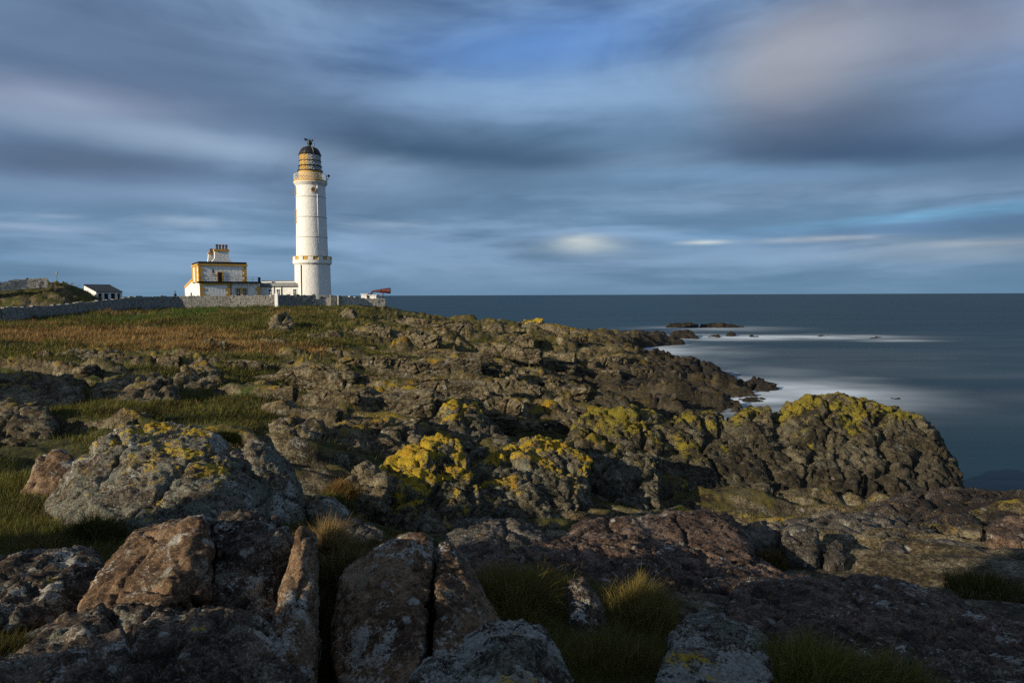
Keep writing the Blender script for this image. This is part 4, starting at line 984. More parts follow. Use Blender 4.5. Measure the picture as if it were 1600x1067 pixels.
tussock('tuft of tall dry straw coloured grass beside the pale stone', (512, 868, 6.6), 0.17, 0.3, 3000, 0.36, (0.12, 0.085, 0.035), (0.28, 0.20, 0.09), .6, lean=.25)
tussock('dry grass hanging over the top of the dark gully', (545, 905, 5.9), 0.30, 0.35, 4200, 0.26, (0.05, 0.042, 0.014), (0.15, 0.11, 0.04), .3)
tussock('grass cushion behind the top of the pointed slab', (590, 868, 6.9), 0.3, 0.3, 2600, 0.22, (0.04, 0.036, 0.01), (0.12, 0.095, 0.03), .25)
tussock('dark green tussock against the foot of the rounded outcrop', (140, 850, 7.1), 0.32, 0.35, 4200, 0.34, (0.02, 0.03, 0.006), (0.075, 0.085, 0.016), .08)
tussock('flat dry grass at the left edge above the dark ledge', (50, 872, 6.6), 0.55, 0.4, 4500, 0.20, (0.05, 0.045, 0.014), (0.14, 0.11, 0.036), .25)
tussock('round yellow green tussock on the skyline of the rounded outcrop', (350, 688, 10.5), 0.26, 0.3, 2600, 0.22, (0.05, 0.055, 0.008), (0.15, 0.14, 0.02), .1)
tussock('orange brown tussock in the gully right of the rounded outcrop', (530, 775, 13.2), 0.3, 0.5, 2200, 0.35, (0.08, 0.045, 0.012), (0.2, 0.12, 0.03), .2)
tussock('green tussock in the shadowed gully left of the yellow outcrop', (515, 800, 12.2), 0.35, 0.4, 2200, 0.3, (0.025, 0.035, 0.006), (0.09, 0.10, 0.016), .08)
tussock('brown tuft among the boulders on the right hand ledge', (1205, 880, 9.4), 0.22, 0.25, 1600, 0.22, (0.05, 0.036, 0.01), (0.12, 0.085, 0.025), .2)
tussock('dark tussock near the right edge above the wide slab', (1540, 925, 7.6), 0.4, 0.35, 2600, 0.26, GD, (0.07, 0.065, 0.016), .12)

# ------------------------------------------------------------------ buildings
W_paint = plain('white_harling', (0.70, 0.69, 0.665), 0.85, 0.05, 1.2, 1.0, 0.09, bscale=2.8, spec=0.15, streak=0.4)
W_house = plain('white_roughcast', (0.70, 0.70, 0.68), 0.9, 0.08, 1.4, 1.0, 0.10, bscale=3.4, spec=0.15, streak=0.4)
OCHRE = plain('ochre_paint', (0.52, 0.30, 0.055), 0.7, 0.10, 2.0, 0.3, 0.02)
OCHRED = plain('worn_ochre', (0.30, 0.18, 0.05), 0.7, 0.2, 3.0)
OCHRE2 = plain('pale_ochre_stone', (0.50, 0.32, 0.105), 0.75, 0.10, 2.0, 0.3, 0.02)
BLACK = plain('black_paint', (0.012, 0.012, 0.014), 0.45, 0.15, 2.0)
ROOFF = plain('dark_roof_felt', (0.022, 0.022, 0.022), 0.8, 0.2, 2.0)
PALEB = plain('weathered_band', (0.50, 0.50, 0.48), 0.8, 0.15, 2.0)
LEAD = plain('grey_lead', (0.20, 0.21, 0.22), 0.6, 0.15, 2.0)
WHITE = plain('white_gloss', (0.72, 0.72, 0.70), 0.5, 0.06, 3.0)
REDP = plain('red_oxide_paint', (0.075, 0.012, 0.009), 0.5, 0.2, 2.5)
CLAY = plain('clay_pot', (0.17, 0.075, 0.045), 0.8, 0.2, 3.0)
DOORM = plain('dark_door', (0.030, 0.026, 0.024), 0.5, 0.15, 3.0)
STONE = plain('limewashed_stone', (0.24, 0.235, 0.215), 0.95, 0.36, 3.0, 1.0, 0.12, bscale=5)
STONEW = plain('pale_rubble', (0.44, 0.40, 0.33), 0.95, 0.28, 1.6, 0.8, 0.05, bscale=6)
SLATE = plain('slate_roof', (0.040, 0.042, 0.046), 0.6, 0.25, 3.0, 0.4, 0.03)
def glass_mat(name, col, rough=0.08):
    m, nt, b = newmat(name); b.inputs['Base Color'].default_value = (*col, 1); b.inputs['Roughness'].default_value = rough
    b.inputs['Specular IOR Level'].default_value = 0.8; return m
PANE = glass_mat('window_glass', (0.012, 0.014, 0.016))
LGLASS = glass_mat('lantern_glass', (0.24, 0.245, 0.23), 0.15)

def lighthouse():
    D = 150.0; cx = 489.6; s = D / F
    base = P(cx, 474, D); rz = math.atan2(-base.x, base.y)
    t = empty('lighthouse', base, rz)
    tag(t, 'tall white lighthouse with ochre bands and a black domed lantern', 'lighthouse')
    Z = lambda py: P(cx, py, D).z - base.z
    r = lambda px: px * s
    # lower drum and corbelled walkway
    MB().lathe([(r(27.4), -1.5), (r(27.4), 0), (r(26.7), Z(414.5))], 72).build('lower_drum', W_paint, t, True)
    bal = MB().lathe([(r(26.9), Z(414.5) + .01), (r(28.3), Z(413)), (r(29.3), Z(411.6)), (r(29.3), Z(407.2)), (r(27.6), Z(407.2)), (r(24), Z(407.0))], 72).build('walkway', W_paint, t, True)
    for k in range(12):
        a0 = R(9.7 + 30 * k)
        MB().arcblock(r(28.0), r(29.35), a0 + R(7.6), a0 + R(22.4), Z(407.2) + .005, Z(402.0), 5).build('merlon', W_paint, bal)
        MB().arcblock(r(27.6), r(28.5), a0 - R(7.55), a0 + R(7.55), Z(407.2) + .008, Z(402.4), 5).build('crenel_panel', OCHRE, bal)
    MB().lathe([(r(29.6), Z(402.0) + .004), (r(29.6), Z(401.3)), (r(27.9), Z(401.3)), (r(27.9), Z(402.0) + .004)], 72).build('coping', OCHRE2, bal, True)
    # shaft
    prof = [(r(24.0), Z(407.0) + .02)]
    for k in range(1, 9): prof.append((r(24.0 + (21.7 - 24.0) * k / 8), Z(407 + (290.5 - 407) * k / 8)))
    MB().lathe(prof, 72).build('tower', W_paint, t, True)
    for py, rr in ((371.2, 23.45), (340.2, 22.85), (309, 22.2)):
        MB().lathe([(r(rr - .6), Z(py + .9)), (r(rr + .35), Z(py + .9)), (r(rr + .5), Z(py)), (r(rr + .3), Z(py - .5)), (r(rr - .6), Z(py - .5))], 72).build('string_course', PALEB, t, True)
    MB().arcblock(r(21.2), r(23.6), R(24.0), R(25.0), Z(400), Z(292), 1).build('lightning_conductor', W_paint, t)
    MB().tube([(r(27.6) * math.sin(R(-38)), -r(27.6) * math.cos(R(-38)), 0), (r(27.2) * math.sin(R(-38)), -r(27.2) * math.cos(R(-38)), Z(415))], 0.13, 6).build('downpipe', BLACK, t)
    # gallery
    MB().lathe([(r(21.8), Z(292)), (r(23.2), Z(290.2)), (r(24.2), Z(288.6)), (r(25.2), Z(287.4)), (r(25.2), Z(286.2)), (r(18), Z(286.2))], 72).build('gallery', W_paint, t, True)
    MB().lathe([(r(18), Z(286.2) + .01), (r(25.0), Z(286.2) + .01), (r(25.0), Z(283.6)), (r(18), Z(283.6))], 72).build('gallery_band', OCHRE2, t, True)
    rl = MB(); rr = r(24.7); z0, z1 = Z(283.6), Z(274.2); n = 40
    q = lambda a, z: (rr * math.sin(a), -rr * math.cos(a), z)
    for k in range(n):
        a, b = 2 * PI * k / n, 2 * PI * (k + 1) / n
        for h in range(2):
            za, zb = z0 + (z1 - z0) * h / 2, z0 + (z1 - z0) * (h + 1) / 2
            rl.tube([q(a, za), q(b, zb)], 0.028, 3); rl.tube([q(b, za), q(a, zb)], 0.028, 3)
        rl.tube([q(a, z1), q(b, z1)], 0.04, 4)
    rl.build('gallery_railing', WHITE, t)
    MB().tube([(r(24.7), 0, z0 + .3), (r(27), 0, z1 - .4), (r(27.2), 0, z1 - .1)], 0.05, 5).ball((r(27.2), 0, z1 + .05), 0.28, 8).build('fog_detector', BLACK, t, True)
    # lantern
    MB().lathe([(r(17.6), Z(283.6) + .01), (r(17.5), Z(268)), (r(16), Z(268))], 48).build('lantern_base', OCHRE2, t, True)
    lan = empty('lantern', (0, 0, 0)); lan.parent = t
    core = MB().lathe([(r(7), Z(267.8)), (r(8), Z(262)), (r(8), Z(247)), (r(5), Z(242.5))], 24).build('lens', LGLASS, lan, True)
    nf = 16; zs = [Z(267.6), Z(259.4), Z(250.6), Z(241.8)]
    for k in range(nf):
        a0, a1 = 2 * PI * (k - .5) / nf, 2 * PI * (k + .5) / nf; deg = math.degrees((a0 + a1) / 2); deg = (deg + 180) % 360 - 180
        blank = -112 <= deg <= -20
        for j in range(3):
            MB().arcblock(r(15.75), r(16.0), a0 + .006, a1 - .006, zs[j] + .02, zs[j + 1] - .02, 1).build('blank_panel' if blank else 'pane', OCHRE2 if blank else LGLASS, lan)
        am = (a0 + a1) / 2; L = lambda a, z: (r(16.25) * math.sin(a), -r(16.25) * math.cos(a), z)
        ast = MB()
        for j in range(6):
            za = zs[0] + (zs[3] - zs[0]) * j / 6; zb = zs[0] + (zs[3] - zs[0]) * (j + 1) / 6
            ast.tube([L(a0, za), L(am, (za + zb) / 2), L(a1, zb)], 0.026, 3); ast.tube([L(a1, za), L(am, (za + zb) / 2), L(a0, zb)], 0.026, 3)
        ast.build('astragal', OCHRED if blank else WHITE, lan)
    for py, rr2 in ((268.0, 19.2), (260.4, 17.7), (252.6, 16.9)):
        MB().lathe([(r(16.1), Z(py + .35)), (r(rr2), Z(py + .35)), (r(rr2), Z(py - .35)), (r(16.1), Z(py - .35))], 48).build('catwalk_ring', BLACK, lan, True)
    rp = MB()
    for k in range(16):
        a = 2 * PI * k / 16; rp.tube([(r(18.6) * math.sin(a), -r(18.6) * math.cos(a), Z(267.5)), (r(17.3) * math.sin(a), -r(17.3) * math.cos(a), Z(260.4))], 0.025, 3)
    rp.build('catwalk_rail', BLACK, lan)
    dome = MB().lathe([(r(17.0), Z(243.2)), (r(17.2), Z(242.2)), (r(16.4), Z(241.6)), (r(15.4), Z(237.8)), (r(13.2), Z(234.2)), (r(10), Z(231.6)), (r(6), Z(229.8)), (r(3.0), Z(229))], 48).build('dome', BLACK, t, True)
    rb = MB()
    for k in range(8):
        a = 2 * PI * (k + .4) / 8; rb.tube([(r(x_) * math.sin(a), -r(x_) * math.cos(a), Z(y_)) for x_, y_ in ((16.6, 241.6), (15.6, 237.8), (13.4, 234.2), (10.2, 231.5), (6, 229.6))], 0.06, 4)
    rb.build('rib', LEAD, dome)
    MB().lathe([(r(2.2), Z(229.1)), (r(2.3), Z(226.5)), (r(3.6), Z(225.5)), (r(3.7), Z(222)), (r(2.4), Z(220.6)), (r(.7), Z(219.8)), (r(.3), Z(216.5))], 20).build('ventilator', BLACK, dome, True)
    vz = Z(219.4)
    MB().tube([(r(-6), 0, vz + .05), (r(5), 0, vz)], 0.07, 5).prism([(r(-8.2), vz + .38), (r(-3.6), vz + .32), (r(-3.0), vz - .1), (r(-7), vz - .15)], -0.04, 0.04).prism([(r(3.6), vz + .3), (r(6), vz), (r(3.6), vz - .3)], -0.04, .04).build('weather_vane', BLACK, dome)
    MB().tube([(r(7), 0, Z(231)), (r(7), 0, Z(217.6))], 0.035, 4).ball((r(7), 0, Z(217)), 0.09, 6).build('lightning_rod', LEAD, dome)
    # windows
    def win(deg, py, rr, hw, hh, rnd=False):
        e = empty('window', ((rr) * math.sin(R(deg)), -(rr) * math.cos(R(deg)), Z(py)), R(deg)); e.parent = t
        if rnd:
            f = MB(); f.lathe([(r(4.3), 0), (r(4.3), .28), (r(2.9), .28), (r(2.9), 0)], 8, cap=False); f.v = [(x, -z, y) for x, y, z in f.v]; f.build('frame', OCHRE2, e)
            g = MB(); g.lathe([(r(2.9), 0.0), (r(2.9), .08)], 16); g.v = [(x, -z, y) for x, y, z in g.v]; g.build('pane', LGLASS, e)
        else:
            MB().box(-hw, -hw + .2, -.16, .3, -hh, hh).box(hw - .2, hw, -.16, .3, -hh, hh).box(-hw + .2, hw - .2, -.16, .3, hh - .2, hh).box(-hw - .1, hw + .1, -.26, .3, -hh - .25, -hh - .003).build('frame', OCHRE, e)
            MB().box(-hw + .2, hw - .2, -.05, .1, -hh, hh - .2).build('pane', PANE, e)
    win(10, 299.6, r(21.85), 0, 0, True)
    win(-84, 299, r(21.85), .55, .6); win(-84, 338, r(22.7), .6, 1.3)
lighthouse()

# ---- keeper's house: local x along the front, y away from the viewer, z up
HA = R(31.5)
def frame_line(px0, D0):
    """origin of a front wall whose left end shows at px0 at distance D0"""
    p = P(px0, 474, D0); return Vector((p.x, p.y, 0))
HR = Vector((math.cos(HA), math.sin(HA), 0)); HB = Vector((-math.sin(HA), math.cos(HA), 0))
H0 = frame_line(313, 140)
HZ = P(313, 478, 140).z
def hs(px, back=0.0):
    """local x on the plane `back` metres behind the front, for photograph column px"""
    k = (px - 800) / F; o = H0 + HB * back
    return (k * o.y - o.x) / (HR.x - k * HR.y)
def hz(py, x, back=0.0):
    o = H0 + HR * x + HB * back; return EYE.z - (py - 461.3) / F * o.y * 1.0 - HZ
def win_part(parent, x0, x1, z0, z1, y, frame, nx=1, nz=2, fr=0.14, sill=True):
    m = MB(); yo = y - 0.06
    m.box(x0, x0 + fr, yo, y + .05, z0, z1).box(x1 - fr, x1, yo, y + .05, z0, z1).box(x0 + fr, x1 - fr, yo, y + .05, z1 - fr, z1).box(x0 + fr, x1 - fr, yo, y + .05, z0, z0 + fr * .6)
    w = m.build('window', frame, parent)
    MB().box(x0 + fr, x1 - fr, y - .012, y + .04, z0 + fr * .6, z1 - fr).build('pane', PANE, w)
    b = MB(); ix0, ix1, iz0, iz1 = x0 + fr, x1 - fr, z0 + fr * .6, z1 - fr
    for i in range(1, nx): xx = ix0 + (ix1 - ix0) * i / nx; b.box(xx - .03, xx + .03, y - .05, y - .014, iz0, iz1)
    for i in range(1, nz): zz = iz0 + (iz1 - iz0) * i / nz; b.box(ix0, ix1, y - .045, y - .013, zz - .03, zz + .03)
    b.box(ix0, ix0 + .05, y - .04, y - .0125, iz0, iz1).box(ix1 - .05, ix1, y - .04, y - .0125, iz0, iz1)
    b.build('glazing_bar', WHITE, w)
    if sill: MB().box(x0 - .08, x1 + .08, y - .16, y + .05, z0 - .16, z0 - .003).build('sill', frame, w)
    return w
def quoins(parent, x, y, z0, z1, side=1, face='front'):
    n = max(3, int((z1 - z0) / 0.52)); h = (z1 - z0) / n
    for i in range(n):
        w = 0.95 if i % 2 == 0 else 0.5
        if face == 'front': x0, x1 = (x, x + w) if side > 0 else (x - w, x); MB().box(x0 - (.04 if side > 0 else 0), x1 + (0 if side > 0 else .04), y - .045, y + .02, z0 + i * h + .012, z0 + (i + 1) * h - .012).build('quoin', OCHRE, parent)
        else: MB().box(x - .045, x + .02, y - 0.0, y + w * 1.5, z0 + i * h + .012, z0 + (i + 1) * h - .012).build('quoin', OCHRE, parent)
def house():
    t = empty('keepers_house', H0 + Vector((0, 0, HZ)), HA)
    tag(t, 'white two storey keeper\'s house with ochre corners and roof terrace', 'house')
    setb = 2.6                                   # upper storey stands back from the terrace edge
    xl, xr = hs(313, setb) , hs(387.5, setb)
    xt1 = hs(409.5); xg = hs(361); zt = hz(441.0, 5); zp = hz(411.5, 4, setb); ztop = hz(408.0, 4, setb); dep = 10.5
    # ground floor
    MB().box(0, xg, 0, dep + setb, -1.5, zt).build('wall', W_house, t)
    MB().box(xg + .002, xt1 - .15, .5, dep, -1.5, zt).build('wall', W_house, t)
    MB().box(-.10, xg + .12, -.12, .0, hz(444.2, 3), zt - .004).build('string_course', OCHRE, t)
    MB().box(-.25, xt1, -.32, setb, zt, zt + .34).build('terrace_slab', BLACK, t)
    quoins(t, 0, 0, -.4, hz(444.4, 2), 1); quoins(t, xg, 0, -.4, hz(444.4, 2), -1)
    quoins(t, xt1 - .15, .5, -.4, hz(445.0, 9), -1)
    wx0, wx1 = hs(369, .5), hs(388.5, .5); wz0, wz1 = hz(462.5, 7, .5), hz(448.5, 7, .5)
    xm = (wx0 + wx1) / 2
    win_part(t, wx0, xm - .06, wz0, wz1, .5, OCHRE, 2, 2, .2); win_part(t, xm + .06, wx1, wz0, wz1, .5, OCHRE, 2, 2, .2)
    MB().tube([(xg + .25, .42, -.5), (xg + .25, .42, zt - .02)], .07, 6).build('downpipe', BLACK, t)
    # upper storey
    MB().box(xl, xr, setb, setb + dep, zt + .34, zp).build('wall', W_house, t)
    MB().box(xl - .22, xr + .22, setb - .22, setb + dep + .22, hz(414.2, 4, setb), zp).build('cornice', OCHRE, t)
    MB().box(xl - .02, xr + .06, setb - .05, setb + dep, zp + .003, ztop).build('roof', ROOFF, t)
    quoins(t, xl, setb, zt + .36, hz(414.6, 3, setb), 1); quoins(t, xr, setb, zt + .36, hz(414.6, 6, setb), -1)
    quoins(t, xl, setb + .05, zt - 4.5, hz(414.6, 3, setb), 1, 'side')
    # side wall details: ochre pilasters
    for yy in (2.6, 4.6, dep - 1.6):
        MB().box(xl - .09, xl + .02, setb + yy, setb + yy + 1.5, 0.5, hz(414.6, 3, setb)).build('pilaster', OCHRE, t)
    # door, slit, lamp
    dx0, dx1 = hs(341.2, setb), hs(351.0, setb); dz1 = hz(423.2, 4, setb)
    m = MB().box(dx0, dx0 + .2, setb - .1, setb + .04, zt + .34, dz1).box(dx1 - .2, dx1, setb - .1, setb + .04, zt + .34, dz1).box(dx0 + .2, dx1 - .2, setb - .1, setb + .04, dz1 - .2, dz1)
    d = MB().box(dx0 + .2, dx1 - .2, setb - .03, setb + .04, zt + .345, dz1 - .2).build('door', DOORM, t); m.build('door_frame', OCHRE, d)
    MB().ball((dx1 - .35, setb - .08, zt + 1.4), .05, 6).build('handle', LEAD, d)
    sx = hs(335.3, setb); sl = MB().box(sx - .14, sx + .14, setb - .02, setb + .04, hz(425.5, 3, setb), hz(419, 3, setb)).build('slit_window', PANE, t)
    MB().box(sx - .45, sx + .45, setb - .12, setb + .04, hz(428, 3, setb), hz(427, 3, setb)).build('sill', OCHRE, sl)
    lx = hs(354.5, setb); MB().tube([(lx, setb, hz(423, 4, setb)), (lx, setb - .4, hz(422.6, 4, setb))], .04, 5).ball((lx, setb - .45, hz(423, 4, setb)), .14, 6).build('wall_lamp', LEAD, t)
    # terrace railing
    ra = empty('railing', (0, 0, 0)); ra.parent = t
    zr = hz(431.6, 5); z0 = zt + .34; nn = 9
    for i in range(nn):
        x = 0.15 + (xt1 - .35) * i / (nn - 1); MB().tube([(x, -.15, z0), (x, -.15, zr)], .035, 5).build('post', BLACK, ra)
    for q in (zr, (zr + z0) / 2): MB().tube([(.15, -.15, q), (xt1 - .2, -.15, q), (xt1 - .2, setb, q)], .028, 5).build('rail', BLACK, ra)
    MB().tube([(.15, -.15, zr), (.15, setb, zr)], .028, 5).build('rail', BLACK, ra)
    MB().box(xt1 - .55, xt1 - .1, -.1, .4, z0 + .003, zr).build('tank', BLACK, t)
    # chimneys
    yc = setb + 3.2
    cx0, cx1 = hs(338.0, yc), hs(361.2, yc); zc0 = ztop; zc1 = hz(391.7, 4, yc)
    c1 = MB().prism([(cx0 - .6, zc0), (hs(366.5, yc), zc0), (cx1 - .1, zc0 + .9), (cx1 - .1, zc1), (cx0 + .1, zc1), (cx0 + .1, zc0 + .9)], yc, yc + 1.1).build('chimney', W_house, t)
    MB().box(cx0 - .05, cx1 + .05, yc - .14, yc + 1.24, zc1 + .002, hz(388.4, 4, yc)).build('chimney_cap', OCHRE, c1)
    for px in (342.5, 347.3, 352.4, 357.3):
        x = hs(px, yc + .5); zb = hz(388.4, 4, yc); k = len(c1.children)
        MB().lathe([(.26, zb), (.2, zb + .7), (.28, zb + .74), (.28, zb + .95), (.17, zb + .97), (.2, zb + 1.05)], 10).build('chimney_pot', CLAY if px > 343 else BLACK, c1).location = (x, yc + .55, 0)
    yc2 = setb + 5.4; a0, a1 = hs(329.6, yc2), hs(338.5, yc2); zd = hz(396.2, 3, yc2)
    c2 = MB().prism([(a0 - .25, zc0), (a1 + .6, zc0), (a1, zd), (a0, zd)], yc2, yc2 + 1.0).build('chimney', W_house, t)
    MB().box(a0 - .12, a1 + .12, yc2 - .12, yc2 + 1.12, zd + .002, hz(394, 3, yc2)).build('chimney_cap', OCHRE, c2)
    for px in (333, 336.4):
        x = hs(px, yc2); zb = hz(394, 3, yc2); MB().lathe([(.24, zb), (.18, zb + .6), (.25, zb + .64), (.25, zb + .9)], 10).build('chimney_pot', CLAY, c2).location = (x, yc2 + .5, 0)
    # rear wing with a falling roof, its sunlit end seen on the left
    y0 = dep + setb + .01; y1 = y0 + 15.0
    ztp, zlo = hz(437.5, 0, y0), hz(449, 0, y1)
    MB().prism_x([(y0, -1.5), (y1, -1.5), (y1, zlo), (y0, ztp)], .15, 7).build('wing', W_house, t)
    MB().prism_x([(y0, ztp), (y1 + .15, zlo), (y1 + .15, zlo + .5), (y0, ztp + .5)], .02, 7.1).build('wing_coping', OCHRE, t)
    for i in range(5):
        w = (.9, .5)[i % 2]; MB().box(.09, .2, y1 - w, y1 + .03, .2 + i * .5, .2 + i * .5 + .46).build('quoin', OCHRE, t)
    MB().box(.11, .3, y0 + 1.0, y0 + 4.0, hz(463, 0, y0 + 2), hz(455.6, 0, y0 + 2)).build('wing_window', PANE, t)
    MB().box(0.3, 1.2, y0 + 1, y0 + 3.6, ztp - .5, hz(436, 0, y0)).build('wing_chimney', OCHRE2, t)
    return xt1
XT1 = house()
def link_block():
    a = H0 + HR * (XT1 - .1) + HB * 1.6; tw = P(489.6, 474, 150); b = Vector((tw.x, tw.y, 0)) - HB * 0.0
    rdir = Vector((P(474, 474, 147).x, P(474, 474, 147).y, 0)) - a; L = rdir.length; ang = math.atan2(rdir.y, rdir.x)
    t = empty('link_building', a + Vector((0, 0, HZ)), ang); tag(t, 'low white link building between the keeper\'s house and the lighthouse', 'building')
    u = rdir.normalized()
    def lx(px): k = (px - 800) / F; return (k * a.y - a.x) / (u.x - k * u.y)
    def lz(py, x): o = a + u * x; return EYE.z - (py - 461.3) / F * o.y - HZ
    L2 = L + 1.2
    MB().box(0, L2, 0, 4.0, -1.5, lz(446, 3)).build('wall', W_house, t)
    MB().prism_x([(-.12, lz(446.2, 3)), (-.12, lz(442, 3)), (2.2, lz(436.8, 3)), (4.0, lz(436.8, 3)), (4.0, lz(446.2, 3))], -.05, L2).build('roof', LEAD, t)
    MB().box(-.05, L2 - .2, -.24, -.124, lz(447.2, 3), lz(446.4, 3)).build('gutter', BLACK, t)
    MB().box(.2, L2 - .3, .6, .75, lz(442.4, 3), lz(441.6, 3) + .35).build('roof_upstand', WHITE, t)
    for c in (423.7, 436.2, 462): win_part(t, lx(c - 3.9), lx(c + 3.9), lz(460.8, 5), lz(449.8, 5), 0, WHITE, 2, 2, .16)
    for c in (430, 441.4): MB().tube([(lx(c), -.1, -.5), (lx(c), -.1, lz(447, 4))], .06, 6).build('downpipe', BLACK, t)
link_block()

# ---- shed on the left
def shed():
    ang = R(53); p0 = P(151, 474, 128); o0 = Vector((p0.x, p0.y, 0)); u = Vector((math.cos(ang), math.sin(ang), 0)); bk = Vector((-math.sin(ang), math.cos(ang), 0))
    z0 = P(151, 473, 128).z
    t = empty('storage_shed', o0 + Vector((0, 0, z0)), ang); tag(t, 'low white shed with a dark slate roof and four dark openings', 'shed')
    def lx(px): k = (px - 800) / F; return (k * o0.y - o0.x) / (u.x - k * u.y)
    def lz(py, x, b=0): o = o0 + u * x + bk * b; return EYE.z - (py - 463.0) / F * o.y - z0
    L = lx(192.5); k = (133.6 - 800) / F; dep = (k * o0.y - o0.x) / (bk.x - k * bk.y); e = lz(455.6, 0); rdg = lz(445.4, 0, dep)
    sl = lambda y: e + (rdg - e) * y / dep
    for x0 in (0, L - .35):
        MB().prism_x([(0, -1.5), (dep, -1.5), (dep, rdg), (0, e)], x0, x0 + .35).build('gable_wall', W_house, t)
    MB().box(.352, L - .352, dep - .3, dep - .002, -1.5, rdg - .05).build('back_wall', W_house, t)
    MB().box(.352, L - .352, .002, .3, e - .3, e - .01).build('lintel', W_house, t)
    xs = [lx(v) for v in (151, 154.2, 160.6, 164.5, 171, 175, 181.6, 185.2, 191, 192.5)]
    for i in range(2, 9, 2): MB().box(max(xs[i], .353), min(xs[i + 1], L - .353), .003, .3, -1.5, e - .302).build('pier', W_house, t)
    for i in range(1, 9, 2): MB().box(max(xs[i], .36) + .02, xs[i + 1] - .02, .5, .55, -1.5, e - .32).build('door_panel', DOORM, t)
    n = 7
    for i in range(n):                                                # courses of slate, each lapping the one below
        a, b = -.25 + (dep + .35) * i / n, -.25 + (dep + .35) * (i + 1) / n
        MB().prism_x([(a, sl(a) + .02), (b + .1, sl(b + .1) + .005), (b + .1, sl(b + .1) + .06), (a, sl(a) + .11)], -.12, L + .12).build('slate_course', SLATE, t)
    MB().box(-.14, L + .14, dep - .1, dep + .2, rdg + .05, rdg + .2).build('ridge_tile', LEAD, t)
shed()

# ---- stone walls: a core with coursed, uneven stones on it
def stone_wall(name, label, pts, mat, thick=0.55, stone=0.42, course=0.27, ragged=0.2, cat='wall'):
    """pts: list of (x, y, zbottom, ztop)"""
    o = Vector((pts[0][0], pts[0][1], 0)); t = empty(name, o); tag(t, label, cat)
    core, st, cop = MB(), MB(), MB()
    for (xa, ya, ba, ta), (xb, yb, bb, tb) in zip(pts[:-1], pts[1:]):
        d = Vector((xb - xa, yb - ya, 0)); L = d.length; d.normalize(); n = Vector((d.y, -d.x, 0))
        A = Vector((xa, ya, 0)) - o; B = Vector((xb, yb, 0)) - o; h = thick / 2 - .04
        vs = [A + n * h, B + n * h, B - n * h, A - n * h]
        core.add([(*v.xy, z) for v, z in zip(vs, (ba, bb, bb, ba))] + [(*v.xy, z - .05) for v, z in zip(vs, (ta, tb, tb, ta))], [(0, 3, 2, 1), (4, 5, 6, 7), (0, 1, 5, 4), (1, 2, 6, 5), (2, 3, 7, 6), (3, 0, 4, 7)])
        nc = max(2, int(max(ta - ba, tb - bb) / course))
        for c in range(nc):
            s = random.uniform(-.3, 0)
            while s < L:
                w = stone * random.uniform(.6, 1.5); m = min(max((s + w / 2) / L, 0), 1)
                zb = ba + (bb - ba) * m; zt = ta + (tb - ta) * m; ch = (zt - zb) / nc
                z0 = zb + c * ch + .015; z1 = z0 + ch - .03
                if c == nc - 1: z1 += random.uniform(-ragged, ragged)
                s0, s1 = max(s, 0) + .015, min(s + w, L) - .015
                if s1 > s0 + .04:
                    off = thick / 2 + random.uniform(-.02, .06)
                    q = [A + d * s0 + n * off, A + d * s1 + n * (off + random.uniform(-.03, .03)), A + d * s1 - n * thick / 2, A + d * s0 - n * thick / 2]
                    j = [random.uniform(-.02, .02) for _ in range(4)]
                    st.add([(*v.xy, z0 + j[0]) for v in q] + [(*v.xy, z1 + j[i]) for i, v in enumerate(q)], [(0, 3, 2, 1), (4, 5, 6, 7), (0, 1, 5, 4), (1, 2, 6, 5), (2, 3, 7, 6), (3, 0, 4, 7)])
                s += w
    core.build('wall_core', mat, t); tag(st.build('stone', mat, t), kind='stuff'); return t
def wp(px, D, yt, yb): a = P(px, yt, D); b = P(px, yb, D); return (a.x, a.y, b.z - .6, a.z)
stone_wall('boundary_wall', 'long grey boundary wall crossing the slope left of the lighthouse', [wp(-160, 88, 481, 508), wp(0, 96, 481.5, 500), wp(80, 104, 477, 494), wp(160, 114, 469.5, 487), wp(205, 119, 464, 482), wp(280, 124, 462.5, 480), wp(360, 126, 461.8, 479), wp(431, 127, 461.5, 479)], STONE, stone=.5)
stone_wall('yard_wall', 'grey wall in front of the lighthouse foot', [wp(433, 126, 461, 480), wp(493, 130, 461, 474)], STONE, stone=.5)
for lab, a, b in (('low block of wall right of the wall gap by the lighthouse', (497.5, 461), (511.5, 461)), ('middle stub of broken wall right of the lighthouse', (515.5, 461.2), (524.5, 461.4)), ('narrow stub of broken wall right of the lighthouse', (527.5, 461.2), (533, 461.8))):
    stone_wall('wall_stub', lab, [wp(a[0], 131, a[1], 474), wp(b[0], 131.5, b[1], 475)], STONE, stone=.5)
stone_wall('low_wall', 'low tumbledown wall running from the lighthouse to the foghorn', [wp(492, 130.5, 467.8, 475), wp(533, 132, 463, 475), wp(545, 133, 463.6, 476), (wp(566, 135, 466, 477)), wp(601, 137, 467.2, 478.5)], STONEW, stone=.5)
stone_wall('hilltop_wall', 'pale drystone wall on top of the knoll at far left', [wp(-260, 113, 441, 452), wp(-60, 113, 443.5, 455), wp(0, 115, 441, 450), wp(40, 117, 436, 446), wp(74, 118.5, 433.6, 444)], STONEW, ragged=.2, stone=.55)
# gate pillar on the wall
p = wp(431.9, 125.6, 460, 479); t = MB().box(-.28, .28, -.28, .28, 0, p[3] - p[2]).lathe([(.36, p[3] - p[2]), (.36, p[3] - p[2] + .12), (.05, p[3] - p[2] + .4)], 4, PI / 4, PI / 4 + 2 * PI).build('gate_pillar', WHITE, None); t.location = p[:3]; tag(t, 'small white capped pillar where two grey walls meet', 'pillar')
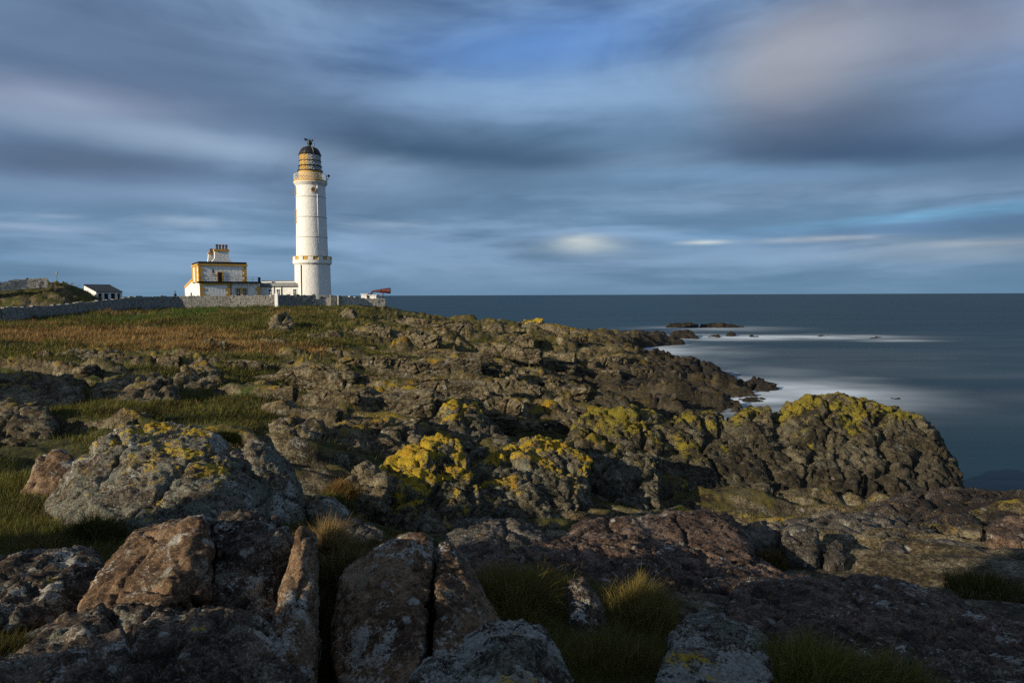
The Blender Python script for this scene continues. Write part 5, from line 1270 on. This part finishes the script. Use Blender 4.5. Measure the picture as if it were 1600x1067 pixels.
# little ventilator post left of the house
p = wp(273.7, 124.5, 462, 470); t = MB().tube([(0, 0, 0), (0, 0, p[3] - p[2] + .45)], .08, 6).lathe([(.22, p[3] - p[2] - .1), (.26, p[3] - p[2] + .25), (.1, p[3] - p[2] + .4)], 8).ball((0, 0, p[3] - p[2] + .7), .13, 6).build('iron_post', BLACK, None, True); t.location = p[:3]; tag(t, 'small black iron post behind the wall left of the house', 'post')
# mast on the knoll
a = P(89, 441, 123); m = MB().tube([(0, 0, -1), (0, 0, 1.7)], .045, 6).box(-.12, .12, -.1, .1, 1.45, 1.95); t = m.build('mast', LEAD, None); t.location = a; tag(t, 'thin mast with a small box standing on the knoll', 'mast')
a = P(42.5, 441, 120.3); t = MB().tube([(0, 0, -.6), (0, 0, .8)], .09, 6).box(-.16, .16, -.1, .1, .25, .5).build('wooden_post', DOORM, None); t.location = a; tag(t, 'short dark post against the drystone wall on the knoll', 'post')

# ---- fog signal
def fog_signal():
    D = 138; q = lambda px, py: P(px, py, D)
    b = q(564, 468); t = empty('fog_signal_house', b); tag(t, 'small white flat roofed hut beneath the red foghorn', 'hut')
    w = lambda px, py: (q(px, py).x - b.x, q(px, py).z - b.z)
    x0, x1 = w(564.2, 468)[0], w(587.8, 468)[0]; a0, a1 = w(572.8, 468)[0], w(577.5, 468)[0]
    MB().box(x0, a0, 0, 2.6, -1.2, w(564, 460)[1]).build('wall', W_house, t); MB().box(a1, x1, 0, 2.6, -1.2, w(580, 461.6)[1]).build('wall', W_house, t)
    MB().box(a0 - .002, a1 + .002, .6, 2.5, -1.2, w(575, 461.8)[1]).build('door_recess', DOORM, t)
    MB().box(x0 - .15, a0 + .2, -.15, 2.75, w(564, 460)[1] + .002, w(564, 459)[1]).build('roof_slab', W_house, t)
    MB().box(a0 + .21, x1 + .12, -.15, 2.75, w(580, 461.6)[1] + .002, w(580, 460.6)[1]).build('roof_slab', W_house, t)
    h = q(578, 460.6); t = empty('foghorn', h + Vector((0, 1.3, 0))); tag(t, 'red foghorn trumpet pointing out to sea', 'foghorn')
    v = lambda px, py, y=0: (q(px, py).x - h.x, y, q(px, py).z - h.z)
    s = D / F
    MB().tube([v(577.5, 460.6), v(577.8, 458.6), v(579, 456.6), v(581.2, 455.2), v(584, 454.7)], [2.3 * s, 1.75 * s, 1.6 * s, 1.55 * s, 1.6 * s], 12).build('neck_pipe', REDP, t, True)
    MB().tube([v(577.4, 461), v(577.5, 460)], 2.7 * s, 12).build('flange', REDP, t, True)
    horn = MB(); pts = [v(584, 454.7), v(590, 454.6), (v(597, 454.4)), v(603, 454.3), v(607, 454.3), v(607.9, 454.3), v(607.9, 454.3), v(600, 454.4)]
    horn.tube(pts[:6], [1.6 * s, 2.4 * s, 3.3 * s, 4.1 * s, 4.7 * s, 4.9 * s], 20); horn.build('trumpet', REDP, t, True)
    MB().tube([v(607.92, 454.3), v(608.0, 454.3)], 4.3 * s, 20).build('trumpet_mouth', DOORM, t)
    MB().tube([v(593.6, 454.5), v(594.2, 454.5)], 3.3 * s, 16).build('joint_ring', REDP, t, True)
    MB().tube([v(596.4, 457), v(596.4, 468)], .8 * s, 8).box(v(595, 468)[0], v(598, 468)[0], -.4, .4, v(596, 468)[2], v(596, 467)[2]).build('support_post', REDP, t, True)
    return t
fog_signal()

for o in SC.objects:
    if 'category' in o and 'kind' not in o: o['kind'] = 'thing'
